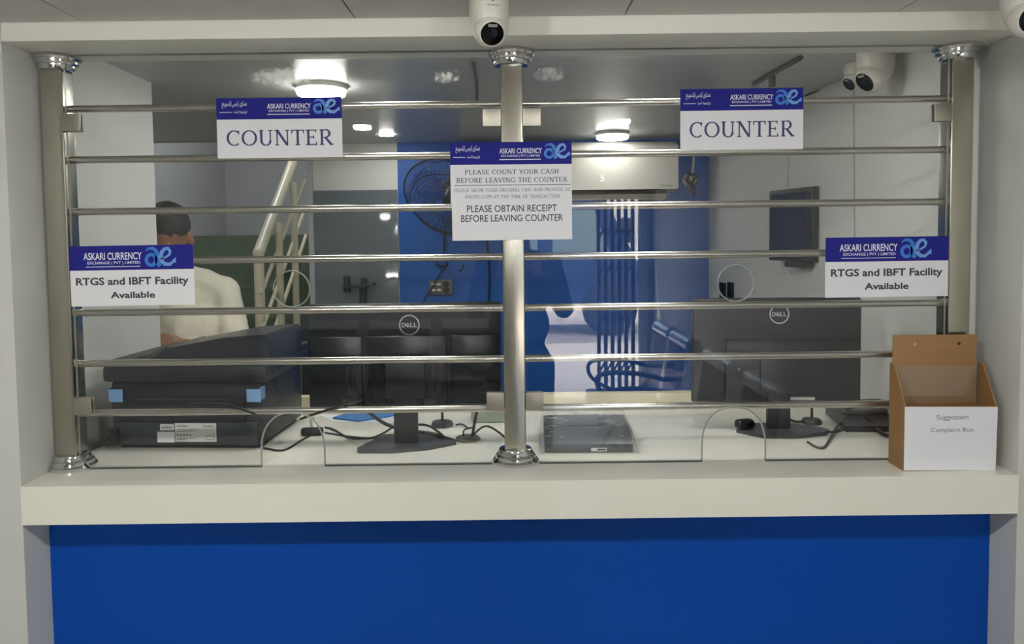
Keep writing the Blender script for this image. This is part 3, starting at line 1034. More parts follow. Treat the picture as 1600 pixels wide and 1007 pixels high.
wrap_o = wm.build('plastic_wrap', WRAP, wp, smooth=0, recalc=False)
random.seed(11)
cr = MB()  # white creases paint in the glints of the film
for k in range(34):
    u = random.uniform(-ww / 2 + .01, ww / 2 - .01)
    v = random.uniform(-.002, .19) if k % 3 else random.uniform(.10, .2)
    if k % 2:
        u = -ww / 2 + abs(random.gauss(0, .035)) + .004
    dx, dy = random.uniform(.006, .030) * random.choice((-1, 1)), random.uniform(-.012, .012)
    zc_ = .030 + .034 * min(1, max(0, v) / .05)
    cr.tube([(u, v, zc_ + random.uniform(-.002, .004)), (u + dx * .5, v + dy * .3 + random.uniform(-.003, .003), zc_ + random.uniform(.001, .006)), (u + dx, v + dy, zc_ + random.uniform(-.002, .004))], [.0003, .0012, .0003], 5, smooth=1)
cr.build('crease_glint', mat('painted_glint', (235, 238, 240), .25), wrap_o)['kind'] = 'stuff'

# ================================================================== SMALL DESK THINGS AND CABLES
def desk(px, py, dz=0.0):
    p = atz(px, py, ZC)
    return Vector((p.x, p.y, ZC + dz))


def puck(px, py, label, r=.032, h=.016, goose=None):
    p = desk(px, py)
    t = thing('desk_microphone', label, 'microphone', p)
    MB().lathe([(r, .0005), (r * 1.02, h * .4), (r * .9, h * .85), (r * .5, h), (0, h * 1.02)], (0, 0, 0)).build('base', mat('mic_base', (62, 62, 66), .4), t)
    pts = [(0, 0, h * .9), (.001, 0, .035), (-.002, 0, .06)] + goose
    MB().tube(pts, .0038, smooth=2).build('stalk', BLACKP, t)
    return t


puck(691, 666, 'small black round microphone base with bent stalk right of left monitor neck', goose=[(-.02, .004, .075), (-.05, .01, .08)])
puck(1268, 662, 'small black round microphone base with thin stalk right of right monitor neck', r=.028, goose=[(.0, .0, .08), (.002, .004, .11)])

t = thing('pen_stand', 'grey round pen stand with a slanted black rod beside the centre post', 'pen stand', desk(731, 687))
MB().lathe([(.034, .0005), (.034, .004), (.030, .008), (.012, .009), (0, .009)]).build('base', mat('grey_plastic', (120, 118, 108), .4), t)
MB().tube([(.012, 0, .008), (.022, .01, .06), (.034, .02, .11)], .0042).build('rod', BLACKP, t)
MB().tube([(-.012, 0, .008), (-.012, 0, .026), (.0, .003, .030), (.014, .006, .031)], .0026, smooth=1).build('clip', BLACKP, t)

t = thing('webcam', 'black webcam lying on the desk behind the left glass arch', 'webcam', desk(488, 681), .1)
MB().box((0, 0, .012), (.062, .024, .022), .009, seg=3).build('body', BLACKP, t)
MB().tube([(-.002, .004, .02), (-.004, .006, .040), (.004, .008, .050)], .004).build('clip', mat('clear_grey', (170, 172, 172), .2), t)
t = thing('webcam', 'black webcam lying on the right monitor foot, behind the right glass arch', 'webcam', desk(1163, 676) + Vector((0, 0, .0105)), .3)
MB().box((0, 0, .014), (.052, .03, .026), .011, seg=3).build('body', BLACKP, t)
MB().lathe([(.010, 0), (.010, .004), (.006, .003), (0, .003)], (.012, -.015, .014), (0, -1, 0)).build('lens', LENS, t)
tag(MB().box(desk(1196, 694) + Vector((-.01, .03, .028)), (.060, .004, .009), .001, Matrix.Rotation(-.0, 3, 'X') @ Matrix.Rotation(.75, 3, 'Y')).build('pen', PAPER), 'white pen leaning on the right monitor foot by the glass arch', 'pen') if False else None

# papers, folder
m_ = MB()
q = [desk(546, 690), desk(620, 672), desk(600, 655), desk(488, 657)]
f_ = MB().prism([(p.x, p.y) for p in (desk(520, 660), desk(612, 662), desk(640, 648), desk(500, 650))], lambda u, v, d: (u, v, d), ZC + .0004, ZC + .0016)
tag(f_.build('paper_sheet', PAPER), 'white paper sheet under the blue folder behind the left monitor', 'paper')
fo = MB().prism([(p.x, p.y) for p in (desk(520, 656), desk(560, 661), desk(640, 648), desk(560, 643))], lambda u, v, d: (u, v, d), ZC + .0022, ZC + .007)
tag(fo.build('folder', FILMB), 'blue plastic folder lying behind the left monitor neck', 'folder')
MATS['acb'] = mat('pale_green_plastic', (176, 186, 176), .4)
t_ = MB().box(desk(770, 656, .018), (.13, .08, .035), .006)
tag(t_.build('storage_tray', MATS['acb']), 'pale grey tray on the desk behind the centre post', 'tray')
t_ = MB().prism([(p.x, p.y) for p in (desk(1322, 676), desk(1400, 676), desk(1420, 640), desk(1290, 646))], lambda u, v, d: (u, v, d), ZC + .0005, ZC + .018)
tag(t_.build('document_tray', mat('tray_black', (40, 42, 48), .35)), 'black flat tray on the desk beside the suggestion box', 'tray')
t = thing('stapler', 'grey rounded stapler lying on the black tray beside the suggestion box', 'stapler', desk(1352, 655) + Vector((0, 0, .0185)), .1)
MB().box((0, 0, .006), (.13, .03, .010), .004).build('base', mat('stapler_grey', (120, 122, 124), .3), t)
MB().tube([(-.066, 0, .018), (-.03, 0, .030), (.03, 0, .033), (.064, 0, .026)], .010, smooth=1).build('arm', mat('stapler_dark', (92, 93, 92), .3), t)


def cable(pts, r, label, name='cable', m=CABLE, group='cables on the desk', smooth=3):
    o = MB().tube(pts, r, seg=8, smooth=smooth).build(name, m)
    return tag(o, label, 'cable', group)


c_ = .0030
cable([desk(412, 702, c_), desk(436, 707, c_), desk(450, 704, c_), desk(470, 690, c_), desk(484, 683, c_)], .0028, 'thin black cable curling on the counter inside the left glass arch')
cable([desk(508, 670, c_), desk(520, 672, c_), desk(545, 688, c_), desk(566, 697, c_ + .016), desk(585, 696, c_ + .016), desk(606, 684, c_ + .016), desk(622, 672, c_ + .016)], .0030, 'black cable dipping from the webcam to the left monitor foot')
cable([desk(508, 678, c_), desk(530, 682, c_), desk(560, 686, c_), desk(585, 687, c_), desk(610, 684, c_)], .0026, 'black cable running straight from webcam to left monitor neck')
cable([at(575, 643, 2.03), at(590, 656, 2.02), at(612, 668, 2.01), at(650, 675, 2.0), at(680, 678, 1.995), at(706, 690, 1.98)], .0052, 'thick black cable crossing behind the left monitor neck')
cable([at(648, 664, 2.06), at(668, 664, 2.06), at(684, 674, 2.04), at(704, 692, 2.0)], .0034, 'black cable arching from left monitor neck to the pen stand')
cable([desk(730, 692, c_), desk(742, 684, c_ + .01), desk(758, 677, c_ + .02), desk(772, 680, c_ + .015), desk(790, 686, c_)], .0030, 'black cable arching from the pen stand to the centre post')
cable([desk(712, 666, c_), desk(722, 666, c_ + .004), desk(730, 670, c_)], .0026, 'short black cable between the round microphone base and pen stand')
cable([at(284, 639, 1.90), at(300, 630, 1.88), at(330, 629, 1.84), at(358, 632, 1.80), at(380, 640, 1.7828), at(398, 648, 1.7828), at(415, 654, 1.84), at(440, 650, 1.96), at(462, 645, 2.0)], .0030, 'black cable hanging across the back of the printer')
cable([at(470, 655, 1.84), at(490, 648, 1.79), at(505, 643, 1.7828), at(528, 636, 1.7828), at(545, 631, 1.80), at(565, 626, 1.90)], .0032, 'dark cable slanting behind the lowest bar left of the left monitor')
cable([desk(1262, 693, c_), desk(1276, 702, c_), desk(1288, 703, c_), desk(1296, 690, c_), desk(1308, 672, c_ + .01), desk(1322, 664, c_ + .014)], .0036, 'grey black cable making a V in front of the right monitor foot', m=mat('grey_cable', (70, 72, 74), .45))
cable([desk(1290, 682, c_ + .008), desk(1310, 682, c_ + .008), desk(1332, 672, c_ + .006), desk(1352, 668, c_ + .008), desk(1370, 669, c_ + .006)], .0026, 'thin black cable curving right of the right monitor foot')
cable([at(1232, 655, 2.06), at(1242, 660, 2.05), at(1256, 659, 2.03)], .0040, 'black cable joining right monitor neck and round microphone base')
cable([desk(1352, 664, .024), desk(1366, 672, .012), desk(1376, 682, .007), desk(1396, 687, .006)], .0056, 'thick black cable running behind the suggestion box')
cable([desk(1278, 674, c_), desk(1290, 677, c_), desk(1306, 676, c_), desk(1318, 668, c_)], .0024, 'thin grey cable looping by the right round microphone base', m=MATS['grey_cable'])

# ================================================================== BACK WALL THINGS
# air conditioner
yw = YB - .006
ya = YB - .205
a0, a1 = at(720, 297, ya).x, at(1060, 297, ya).x
az0 = at(900, 297, ya).z
ac = thing('air_conditioner', 'white split air conditioner high on the blue wall', 'air conditioner', ((a0 + a1) / 2, yw, az0))
aw = a1 - a0
MB().prism([(-.199, 0), (-.02, -.004), (-.001, .0), (-.001, .240), (-.16, .240), (-.196, .215)], lambda u, v, d: (d, u, v), -aw / 2, aw / 2).build('front_cover', WHITEPL, ac)
MB().prism([(-.150, -.050), (-.002, -.058), (-.002, -.004), (-.175, -.004)], lambda u, v, d: (d, u, v), -aw / 2 + .03, aw / 2 - .055).build('air_outlet', mat('outlet_plastic', (190, 186, 172), .4), ac)
MB().box((0, -.165, -.012), (aw - .10, .03, .018), .003).build('outlet_slot', mat('dark_slot', (60, 58, 52), .6), ac)
lettering('maker_mark', [fit(sans_text('DC Inverter', .005), aw / 2 - .085, .012, aw / 2 - .025, .022)], mat('grey_print2', (120, 122, 122), .5), ac, lambda u, v: (u, -.1995 + 0 * v, v))
xs_ = at(942, 280, ya).x - (a0 + a1) / 2
lettering('display', [fit(sans_text('5', .02), xs_ - .012, .040, xs_ + .008, .072)], emit('display_glow', (.9, .95, 1), 1.2), ac, lambda u, v: (u, -.1998, v))

# wall fan behind the centre notice
fc = at(704, 311, 3.45)
fan = thing('wall_fan', 'dark wall fan with round wire guard behind the centre notice', 'fan', (fc.x, yw, fc.z - .20))
hub = Vector((0, 3.45 - yw, .20))
axis = Vector((-.25, -.70, -.66)).normalized()
R_ = .228
q = Vector((0, 0, 1)).rotation_difference(axis).to_matrix()
FB = mat('fan_black', (30, 32, 38), .35)
g_ = MB()
for k in range(3):
    zz = (-.045, 0, .05)[k]
    rr_ = (R_ * .8, R_, R_ * .8)[k]
    g_.tube([hub + q @ Vector((rr_ * math.cos(a * PI / 24), rr_ * math.sin(a * PI / 24), zz)) for a in range(48)], .0042 if k == 1 else .002, 6, True)
for k in range(9):
    f_ = .25 + .075 * k
    g_.tube([hub + q @ Vector((R_ * f_ * math.cos(a * PI / 20), R_ * f_ * math.sin(a * PI / 20), .062 - .030 * f_ ** 3)) for a in range(40)], .0013, 5, True)
for a in range(40):
    an = 2 * PI * a / 56
    d = Vector((math.cos(an), math.sin(an), 0))
    g_.tube([hub + q @ (d * .05 + Vector((0, 0, .062))), hub + q @ (d * R_ * .6 + Vector((0, 0, .058))), hub + q @ (d * R_ * .85 + Vector((0, 0, .045))), hub + q @ (d * R_), hub + q @ (d * R_ * .85 + Vector((0, 0, -.040))), hub + q @ (d * R_ * .5 + Vector((0, 0, -.055))), hub + q @ (d * .05 + Vector((0, 0, -.058)))], .0011, 5)
g_.build('wire_guard', FB, fan)
for k in range(3):
    bl = MB()
    pts2 = [(.03, -.02), (.09, -.06), (.17, -.075), (.20, -.02), (.19, .05), (.12, .06), (.03, .02)]
    ro = Matrix.Rotation(2 * PI * k / 3, 3, 'Z')
    bl.prism(pts2, lambda u, v, d: hub + q @ (ro @ Vector((u, v, d + v * .25))), -.001, .001)
    bl.build('blade', clear('fan_blade_clear', 0.05, tint=(.70, .80, .95)), fan)
MB().lathe([(.05, -.16), (.058, -.13), (.055, -.06), (.04, -.05), (.035, .02), (.0, .03)], hub, axis).build('motor', FB, fan)
MB().tube([hub - axis * .10, (0.0, -.12, .17), (0, -.03, .12), (0, -.012, .09)], .016, smooth=2).box((0, -.012, .09), (.075, .022, .13), .006).build('bracket', FB, fan)
def wire(pxs, y, r, label, m=CABLE, group='cords hanging on the walls', smooth=3):
    return cable([at(a, b, yy if isinstance(yy, float) else y) for a, b, yy in [(p + (y,))[:3] for p in pxs]], r, label, 'cord', m, group, smooth)


wire([(695, 352), (694, 375), (694, 398)], yw - .012, .0045, 'black fan cord hanging down the blue wall left of the centre post')
coil = [at(691 + 9 * math.cos(a * .7) * (1 + .15 * math.sin(a * 2.1)), 410 + 7 * math.sin(a * .7) * (1 + .2 * math.cos(a * 1.3)), yw - .012 - .0008 * a) for a in range(28)]
coil += [at(x, y_, yw - .030) for x, y_ in ((690, 425), (680, 440), (672, 455), (662, 470), (660, 480))]
cable(coil, .0035, 'black cord coiled on the blue wall above the socket board', 'cord', CABLE, 'cords hanging on the walls', 1)
wire([(760, 372), (764, 400), (765, 440), (764, 478)], yw - .008, .005, 'thick black cord running straight down the blue wall beside the centre post')
t = tag(MB().tube([at(724, 414, yw - .004), at(722, 422, yw - .02), at(719, 425, yw - .03), at(717, 421, yw - .03)], .004, smooth=1).build('wall_hook', FB), 'small dark hook on the blue wall right of the coiled cord', 'hook')
s0, s1 = at(671, 461, yw), at(707, 437, yw)
swb = thing('socket_board', 'dark grey electric socket and switch board on the blue wall', 'switch board', ((s0.x + s1.x) / 2, yw, s0.z))
sw, sh = s1.x - s0.x, s1.z - s0.z
MB().box((0, -.011, sh / 2), (sw, .022, sh), .004).build('plate', mat('switch_grey', (96, 96, 100), .4), swb)
for i in range(2):
    for j in range(2):
        MB().box((-sw * .30 + i * .028, -.023, sh * (.33 + .38 * j)), (.020, .004, .012), .001).build('switch', WHITEPL, swb)
for j in range(2):
    MB().lathe([(.016, 0), (.016, .003), (.013, .003), (0, .002)], (sw * .24, -.022, sh * (.3 + .4 * j)), (0, -1, 0), 20).build('socket', BLACKP, swb)

# plant-pot like dark bracket seen against the grey panel: wall mounted desk phone stand
tb = at(551, 452, 3.6)
t = thing('camera_bracket', 'dark steel bracket with two clamps in front of the grey panel', 'bracket', (tb.x, YB - .013, tb.z - .07))
gpl = mat('bracket_grey', (56, 58, 60), .5)
MB().box((0, -.03, .0), (.03, .06, .12), .004).build('arm', gpl, t)
MB().box((-.005, -.10, .075), (.16, .09, .014), .004, Matrix.Rotation(-.1, 3, 'Y')).build('plate', gpl, t)
for x, h in ((-.068, .085), (.02, .06)):
    MB().box((x, -.10, .085 + (0 if x > 0 else .0)), (.028, .05, h), .006).build('clamp', gpl, t)

# round white duct cap with tangled wires, right of the air conditioner
dc = at(1079, 281, yw - .03)
t = thing('duct_cap', 'round white pipe cap tangled in wires right of the air conditioner', 'duct cap', (dc.x, yw, dc.z))
MB().lathe([(.036, 0), (.036, .02), (.030, .032), (0, .034)], (0, 0, 0), (0, -1, 0), 32).build('cap', WHITEPL, t)
m_ = MB()
random.seed(3)
for k in range(6):
    a0_ = random.uniform(0, 6.28)
    m_.tube([(.036 * math.cos(a0_ + j * (1.7 + .2 * k)) * random.uniform(.5, 1.25), -.040 - .004 * k, .05 * math.sin(a0_ + j * 1.9) * random.uniform(.5, 1.2) - (.045 if k > 2 else .0)) for j in range(5)], .0026, 6, smooth=2)
m_.build('wire_tangle', CABLE, t)
MB().tube([(.012, -.012, .033), (.018, -.012, .075), (.02, -.010, .12)], .007, smooth=1).build('white_pipe', WHITEPL, t)
# second wire fan guard below the cap
# ================================================================== TELEVISION ON THE RIGHT WALL
def wx(y):
    return 1.140 + (1.062 - 1.140) * (y - 1.85) / 2.15


ta, tb2 = at(1201, 352, 2.86), at(1270, 352, 2.62)
tz1, tz0 = at(1240, 295, 2.74).z, at(1240, 408, 2.74).z
dvec = Vector((tb2.x - ta.x, tb2.y - ta.y, 0))
ang = math.atan2(dvec.y, dvec.x)
tv = thing('television', 'dark wall television turned toward the counter on the right wall', 'television', ((ta.x + tb2.x) / 2, (ta.y + tb2.y) / 2, tz0), ang)
TW, TH = dvec.length, tz1 - tz0
MB().box((0, .026, TH / 2), (TW, .05, TH), .005).build('housing', mat('tv_plastic', (34, 38, 44), .45), tv)
MB().box((0, .0, TH / 2 + .006), (TW - .03, .003, TH - .045), 0).build('screen', mat('tv_screen', (24, 34, 56), .12), tv)
MB().box((TW * .30, .060, TH * .45), (.06, .03, .10), .006).build('wall_bracket', BLACKP, tv)
MB().box((TW * .12, .02, -.012), (TW * .5, .04, .022), .006).build('stand_block', BLACKP, tv)
yv = 2.66
cable([at(1272, 414, 2.72), at(1271, 430, 2.71), at(1270, 462, 2.7)], .004, 'black cord hanging straight down from the television', 'cord', CABLE, 'cords hanging on the walls', 1)
cable([at(1222, 408, 2.85), at(1230, 425, 2.86), at(1240, 440, 2.86), at(1246, 430, 2.84), at(1240, 412, 2.82)], .0025, 'thin white wire looping below the television', 'cord', WHITEPL, 'cords hanging on the walls')
def wallp(px, py, off=.004):
    """point on the staff side of the right wall"""
    v = _ray(px, py)
    # plane x = wx(y)
    k0, k1 = 1.140 + .078 / 2.15 * 1.85, -.078 / 2.15
    s = (k0 - off) / (v.x - k1 * v.y)
    return Vector((v.x * s - 0.0, v.y * s, CAMZ + v.z * s))


cable([wallp(1232, 244), wallp(1230, 292)], .003, 'pale conduit running up the right wall above the television', 'cord', mat('pale_conduit', (180, 182, 178), .5), 'cords hanging on the walls', 0)
struct('trim_4', MB().tube([wallp(1334, 128, .001), wallp(1336, 466, .001)], .0022, 6), mat('panel_joint', (150, 152, 148), .6))
for k, (px, py) in enumerate(((1129, 455), (1141, 455))):
    p = wallp(px, py, .006)
    tag(MB().box(p, (.012, .075, .085), .004, seg=2).build('wall_switch', BLACKP), 'black wall switch seen through the right speaking hole, ' + ('farther of two' if k == 0 else 'nearer of two'), 'switch', 'black switches on the right wall')

# ceiling rail, clips and cord
r0, r1 = atz(1252, 90, ZI - .006), atz(1178, 132, ZI - .006)
t = thing('ceiling_rail', 'dark grey rail fixed under the staff ceiling above the right COUNTER sign', 'rail', r0)
MB().tube([Vector((0, 0, 0)), r1 - r0], .008, 4).build('rail', mat('rail_grey', (84, 84, 82), .5), t)
mid = (r1 - r0) * .58
MB().box(mid + Vector((0, 0, -.022)), (.018, .018, .034), .003).build('clip', mat('rail_grey', (84, 84, 82), .5), t)
cable([atz(739, 93, ZI - .004), atz(742, 110, ZI - .004), atz(746, 130, ZI - .004), atz(745, 160, ZI - .004)], .006, 'dark cord stapled along the staff ceiling left of the centre post', 'cord', mat('grey_cord', (76, 78, 78), .5), 'cords hanging on the walls', 2)
cable([atz(1258, 150, ZI - .003), atz(1290, 138, ZI - .003), atz(1322, 126, ZI - .003)], .003, 'thin dark cord along the staff ceiling left of the turret cameras', 'cord', mat('grey_cord', (76, 78, 78), .5), 'cords hanging on the walls', 0)

# ================================================================== LAMPS
def lamp(px, py, r, h, z, label, glow, name='ceiling_lamp', group='staff side ceiling lamps'):
    p = atz(px, py, z - h)
    t = thing(name, label, 'lamp', (p.x, p.y, z), 0, group)
    MB().lathe([(r * 1.06, 0), (r * 1.06, -h * .45), (r, -h * .5)], (0, 0, 0), seg=48).build('rim', WHITEPL, t)
    MB().lathe([(r, -h * .5), (r * .98, -h * .9), (r * .9, -h), (0, -h)], (0, 0, 0), seg=48).build('diffuser', glow, t)
    return t


lamp(502, 150, .080, .034, ZI, 'big round glowing ceiling lamp above the left COUNTER sign', LAMPI)
lamp(957, 218, .078, .034, ZI, 'round glowing ceiling lamp before the air conditioner', LAMPJ)
for x, y_, z_, lab in ((.42, 1.925, ZI + .016, 'added fill lamp hidden close behind the header on the right'), (-.30, 1.925, ZI + .016, 'added fill lamp hidden close behind the header on the left'), (-1.9, 3.1, ZI, 'added unseen fill lamp of the staff side over the stair foot'), (-1.75, 5.2, 3.3, 'added unseen fill lamp high in the stairwell')):  # unseen fill lamps added to brighten the staff side and stairs
    t = thing('ceiling_lamp', lab, 'lamp', (x, y_, z_), 0, 'staff side ceiling lamps')
    MB().lathe([(.085, 0), (.085, -.015), (.08, -.017)], (0, 0, 0), seg=40).build('rim', WHITEPL, t)
    MB().lathe([(.08, -.017), (.078, -.03), (.07, -.034), (0, -.034)], (0, 0, 0), seg=40).build('diffuser', LAMPK if y_ < 2 else LAMPT if y_ > 4 else LAMPI, t)
lamp(604, 212, .035, .006, ZI, 'small glowing downlight far back above the blue wall', LAMPS)
for x, y_, lab in ((.475, .50, 'small glowing downlight over the customer side on the right'), (-.60, .44, 'small glowing downlight over the customer side on the left')):
    t = thing('downlight', lab, 'lamp', (x, y_, ZF), 0, 'customer side downlights')
    MB().lathe([(.048, 0), (.048, -.004), (.036, -.006)], seg=40).build('rim', WHITEPL, t)
    MB().lathe([(.036, -.003), (.035, -.015), (.031, -.018), (0, -.018)], seg=40).build('diffuser', LAMPF if x < 0 else LAMPG, t)

tb_ = thing('added_fill_tube', 'added unseen fill tube on the street wall above the door side', 'lamp', (.02, CY, 1.93), 0)  # unseen tube added to light the header from the front
MB().span((-.46, .001, -.045), (.46, .035, .045), .006).build('batten', WHITEPL, tb_)
MB().cyl((-.44, .055, 0), (.44, .055, 0), .026, seg=24).build('tube', TUBEG, tb_)
# ================================================================== STAIRS AND RAILING
st_x0, st_x1 = -2.6, -1.47
m_ = MB()
n_st = 9
for k in range(n_st):
    y0_ = 3.35 + k * .27
    m_.span((st_x0, y0_, 0 if k == 0 else .18 * k - .001), (st_x1, 3.35 + n_st * .27, .18 * (k + 1)))
m_.span((st_x0, 3.35 + n_st * .27, 0), (st_x1, 6.9, .18 * n_st))
struct('floor_1', m_, GREENM)
ra = at(404, 396, 4.0)
rb = at(459, 250, 5.0)
rl = thing('stair_railing', 'cream painted steel stair railing rising beyond the left pane', 'railing', (ra.x, ra.y, 0))
D = rb - ra
o_ = Vector((ra.x, ra.y, 0))
P0 = ra - o_
def step_z(y):
    return max(0, min(n_st, math.floor((y - 3.35) / .27) + 1)) * .18
MB().tube([P0 + Vector((0, 0, -.0)), P0 + D * .5, P0 + D * 1.15], .031, 16).sphere(P0, .031).build('handrail', CREAMP, rl)
for f_ in (0, .28, .72):
    p = P0 + D * f_
    MB().cyl((p.x + (.0 if f_ == 0 else .05), p.y, max(0, step_z(p.y + o_.y) - .0) if False else 0.0), (p.x + (.0 if f_ == 0 else .05), p.y, p.z), .027 if f_ == 0 else .021, seg=16).build('post', CREAMP, rl)
for k in (1, 2, 3):
    dz = Vector((.05, 0, -.19 * k))
    MB().tube([P0 + dz - D * .05 + Vector((-.03, 0, 0)), P0 + dz + D * 1.1], .011, 10).build('lower_rail', CREAMP, rl)

# ================================================================== PEOPLE
def skin_mesh(chains, extra=None, voxel=.007, smooth_it=4):
    """union of tapered limbs and ellipsoids, remeshed into one continuous surface"""
    mb_ = MB()
    for pts, rad in chains:
        P = [Vector(p) for p in pts]
        mb_.tube(P, rad, 14)
        for p, r in zip(P, rad):
            mb_.sphere(p, r * .995, 14, 10)
    if extra:
        extra(mb_)
    me = bpy.data.meshes.new('tmp')
    mb_.bm.to_mesh(me)
    mb_.bm.free()
    o = bpy.data.objects.new('tmp', me)
    COL.objects.link(o)
    md = o.modifiers.new('r', 'REMESH')
    md.mode = 'VOXEL'
    md.voxel_size = voxel
    ms = o.modifiers.new('s', 'SMOOTH')
    ms.iterations = smooth_it
    ms.factor = .5
    dg = bpy.context.evaluated_depsgraph_get()
    res = bpy.data.meshes.new_from_object(o.evaluated_get(dg))
    bpy.data.objects.remove(o)
    bpy.data.meshes.remove(me)
    return res


def mesh_obj(name, me, material, parent):
    me.name = name
    me.materials.clear()
    me.materials.append(material)
    me.shade_smooth()
    o = bpy.data.objects.new(name, me)
    COL.objects.link(o)
    o.parent = parent
    return o


def hand_chains(wrist, fwd, palm_n, side, s=1.0, curl=.6):
    """five bent fingers; fwd = along the hand, palm_n = palm normal, side = toward the thumb"""
    f, n, d = Vector(fwd).normalized(), Vector(palm_n).normalized(), Vector(side).normalized()
    w_ = Vector(wrist)
    ch = [([w_, w_ + f * .045 * s, w_ + f * .085 * s], [.021 * s, .027 * s, .024 * s])]
    for k, (off, ln) in enumerate(((.028, .070), (.010, .078), (-.009, .072), (-.027, .056))):
        b = w_ + f * .085 * s + d * off * s
        L_ = ln * s
        p1 = b + (f * math.cos(curl * .6) + n * math.sin(curl * .6)) * L_ * .45
        p2 = p1 + (f * math.cos(curl * 1.6) + n * math.sin(curl * 1.6)) * L_ * .32
        p3 = p2 + (f * math.cos(curl * 2.4) + n * math.sin(curl * 2.4)) * L_ * .25
        ch.append(([w_ + f * .04 * s + d * off * .7 * s, b, p1, p2, p3], [.012 * s, .0105 * s, .0092 * s, .0085 * s, .0072 * s]))
    t1 = w_ + f * .03 * s + d * .028 * s
    t2 = t1 + (f * .65 + d * .6 + n * .3).normalized() * .034 * s
    t3 = t2 + (f * .85 + d * .15 + n * .4).normalized() * .028 * s
    ch.append(([w_ + f * .01 * s, t1, t2, t3], [.016 * s, .0135 * s, .011 * s, .0085 * s]))
    return ch


def head_extra(c, tilt, s=1.0):
    """ellipsoid skull, jaw, nose, ears, brow, lips; face looks along -y before the tilt about x"""
    R = Matrix.Rotation(tilt, 3, 'X')
    C = Vector(c)
    def f(mb_):
        mb_.sphere(C + R @ Vector((0, .012, .035)) * s, (.076 * s, .095 * s, .088 * s), rot=R)
        mb_.sphere(C + R @ Vector((0, -.022, -.045)) * s, (.056 * s, .066 * s, .068 * s), rot=R)
        mb_.sphere(C + R @ Vector((0, -.062, -.088)) * s, (.026 * s, .024 * s, .022 * s), rot=R)
        mb_.sphere(C + R @ Vector((0, -.092, -.015)) * s, (.013 * s, .020 * s, .026 * s), rot=R)
        mb_.sphere(C + R @ Vector((0, -.080, .022)) * s, (.048 * s, .016 * s, .010 * s), rot=R)
        mb_.sphere(C + R @ Vector((0, -.085, -.058)) * s, (.026 * s, .010 * s, .010 * s), rot=R)
        for q in (-1, 1):
            mb_.sphere(C + R @ Vector((q * .077, .012, -.012)) * s, (.010 * s, .020 * s, .033 * s), rot=R)
    return f, R, C


def person(loc, rz, label, J, tilt, head_c, mats, hands, voxel=.007, short=False):
    """J: joints in the person's frame (feet at z=0, facing -y)"""
    t = thing('person', label, 'person', loc, rz)
    g = lambda k: Vector(J[k])
    sh, el, wr = (g('shL'), g('shR')), (g('elL'), g('elR')), (g('wrL'), g('wrR'))
    torso = [([g('pel'), g('sp'), g('ch'), g('nb'), g('nk'), Vector(head_c)], [.125, .115, .125, .062, .055, .055])]
    limbs = []
    for k in range(2):
        limbs.append(([g('ch') + Vector((0, 0, .06)), sh[k], (sh[k] + el[k]) / 2, el[k], (el[k] * .6 + wr[k] * .4), wr[k]], [.07, .056, .047, .038, .040, .026]))
    for k, s in (('L', -1), ('R', 1)):
        limbs.append(([g('pel') + Vector((s * .03, 0, -.02)), g('hip' + k), g('kn' + k), g('an' + k)], [.11, .085, .056, .040]))
        limbs.append(([g('an' + k), g('an' + k) + Vector((0, -.05, -.03)), g('an' + k) + Vector((s * .02, -.17, -.045))], [.04, .04, .03]))
    chains = torso + limbs
    for h in hands:
        chains += hand_chains(*h)
    fx, R, C = head_extra(head_c, tilt)
    body = mesh_obj('body', skin_mesh(chains, fx, voxel), mats['skin'], t)
    # eyes
    for q in (-1, 1):
        MB().sphere(C + R @ Vector((q * .031, -.074, .002)), (.012, .010, .007), 12, 8, R).build('eye', mat('eye_white', (210, 205, 198), .2), body)
    # shirt
    def sx(mb_):
        mb_.sphere(g('ch') + Vector((0, 0, -.02)), (.185, .125, .16))
        mb_.sphere(g('sp'), (.165, .13, .16))
        mb_.sphere(g('pel') + Vector((0, 0, -.02)), (.17, .135, .13))
    sc = [([g('pel') + Vector((0, 0, -.06)), g('sp'), g('ch'), g('nb') + Vector((0, 0, -.01))], [.14, .135, .14, .075])]
    for k in range(2):
        e2 = el[k] * .15 + wr[k] * .85
        sc.append(([g('nb') + Vector((0, .012, .0)), g('nb') * .45 + sh[k] * .55 + Vector((0, .01, .008)), sh[k], (sh[k] + el[k]) / 2, el[k], (el[k] + e2) / 2, e2], [.062, .062, .066, .060, .054, .052, .043]))
        sc.append(([g('ch') + Vector((0, 0, .055)), sh[k] + Vector((0, 0, -.02))], [.09, .06]))
    mesh_obj('shirt', skin_mesh(sc, sx, voxel, 3), mats['shirt'], body)
    # trousers
    tc_ = []
    for k, s in (('L', -1), ('R', 1)):
        tc_.append(([g('pel') + Vector((s * .04, 0, -.03)), g('hip' + k), g('kn' + k), g('an' + k) + Vector((0, 0, .03))], [.125, .105, .078, .066]))
        MB().sphere(g('an' + k) + Vector((s * .01, -.07, -.045)), (.047, .135, .042)).build('shoe', mats['shoe'], body)
    mesh_obj('trousers', skin_mesh(tc_, None, voxel * 1.3, 3), mats['trousers'], body)
    # hair
    hm = MB()
    hm.sphere(C + R @ Vector((0, .020, .045)), (.081, .097, .090), 32, 20, R)
    bm = hm.bm
    cut = R @ Vector((0, .55, -.83)).normalized()
    bmesh.ops.bisect_plane(bm, geom=bm.verts[:] + bm.edges[:] + bm.faces[:], plane_co=C + R @ Vector((0, -.05, .045)), plane_no=R @ Vector((0, -.50, -.86)), clear_outer=True)
    for v in bm.verts:
        v.co += (v.co - C).normalized() * .003 * mnoise.noise(v.co * 60)
    bmesh.ops.solidify(bm, geom=bm.faces[:], thickness=.006)
    hm.build('hair', mats['hair'], body)
    return t, body


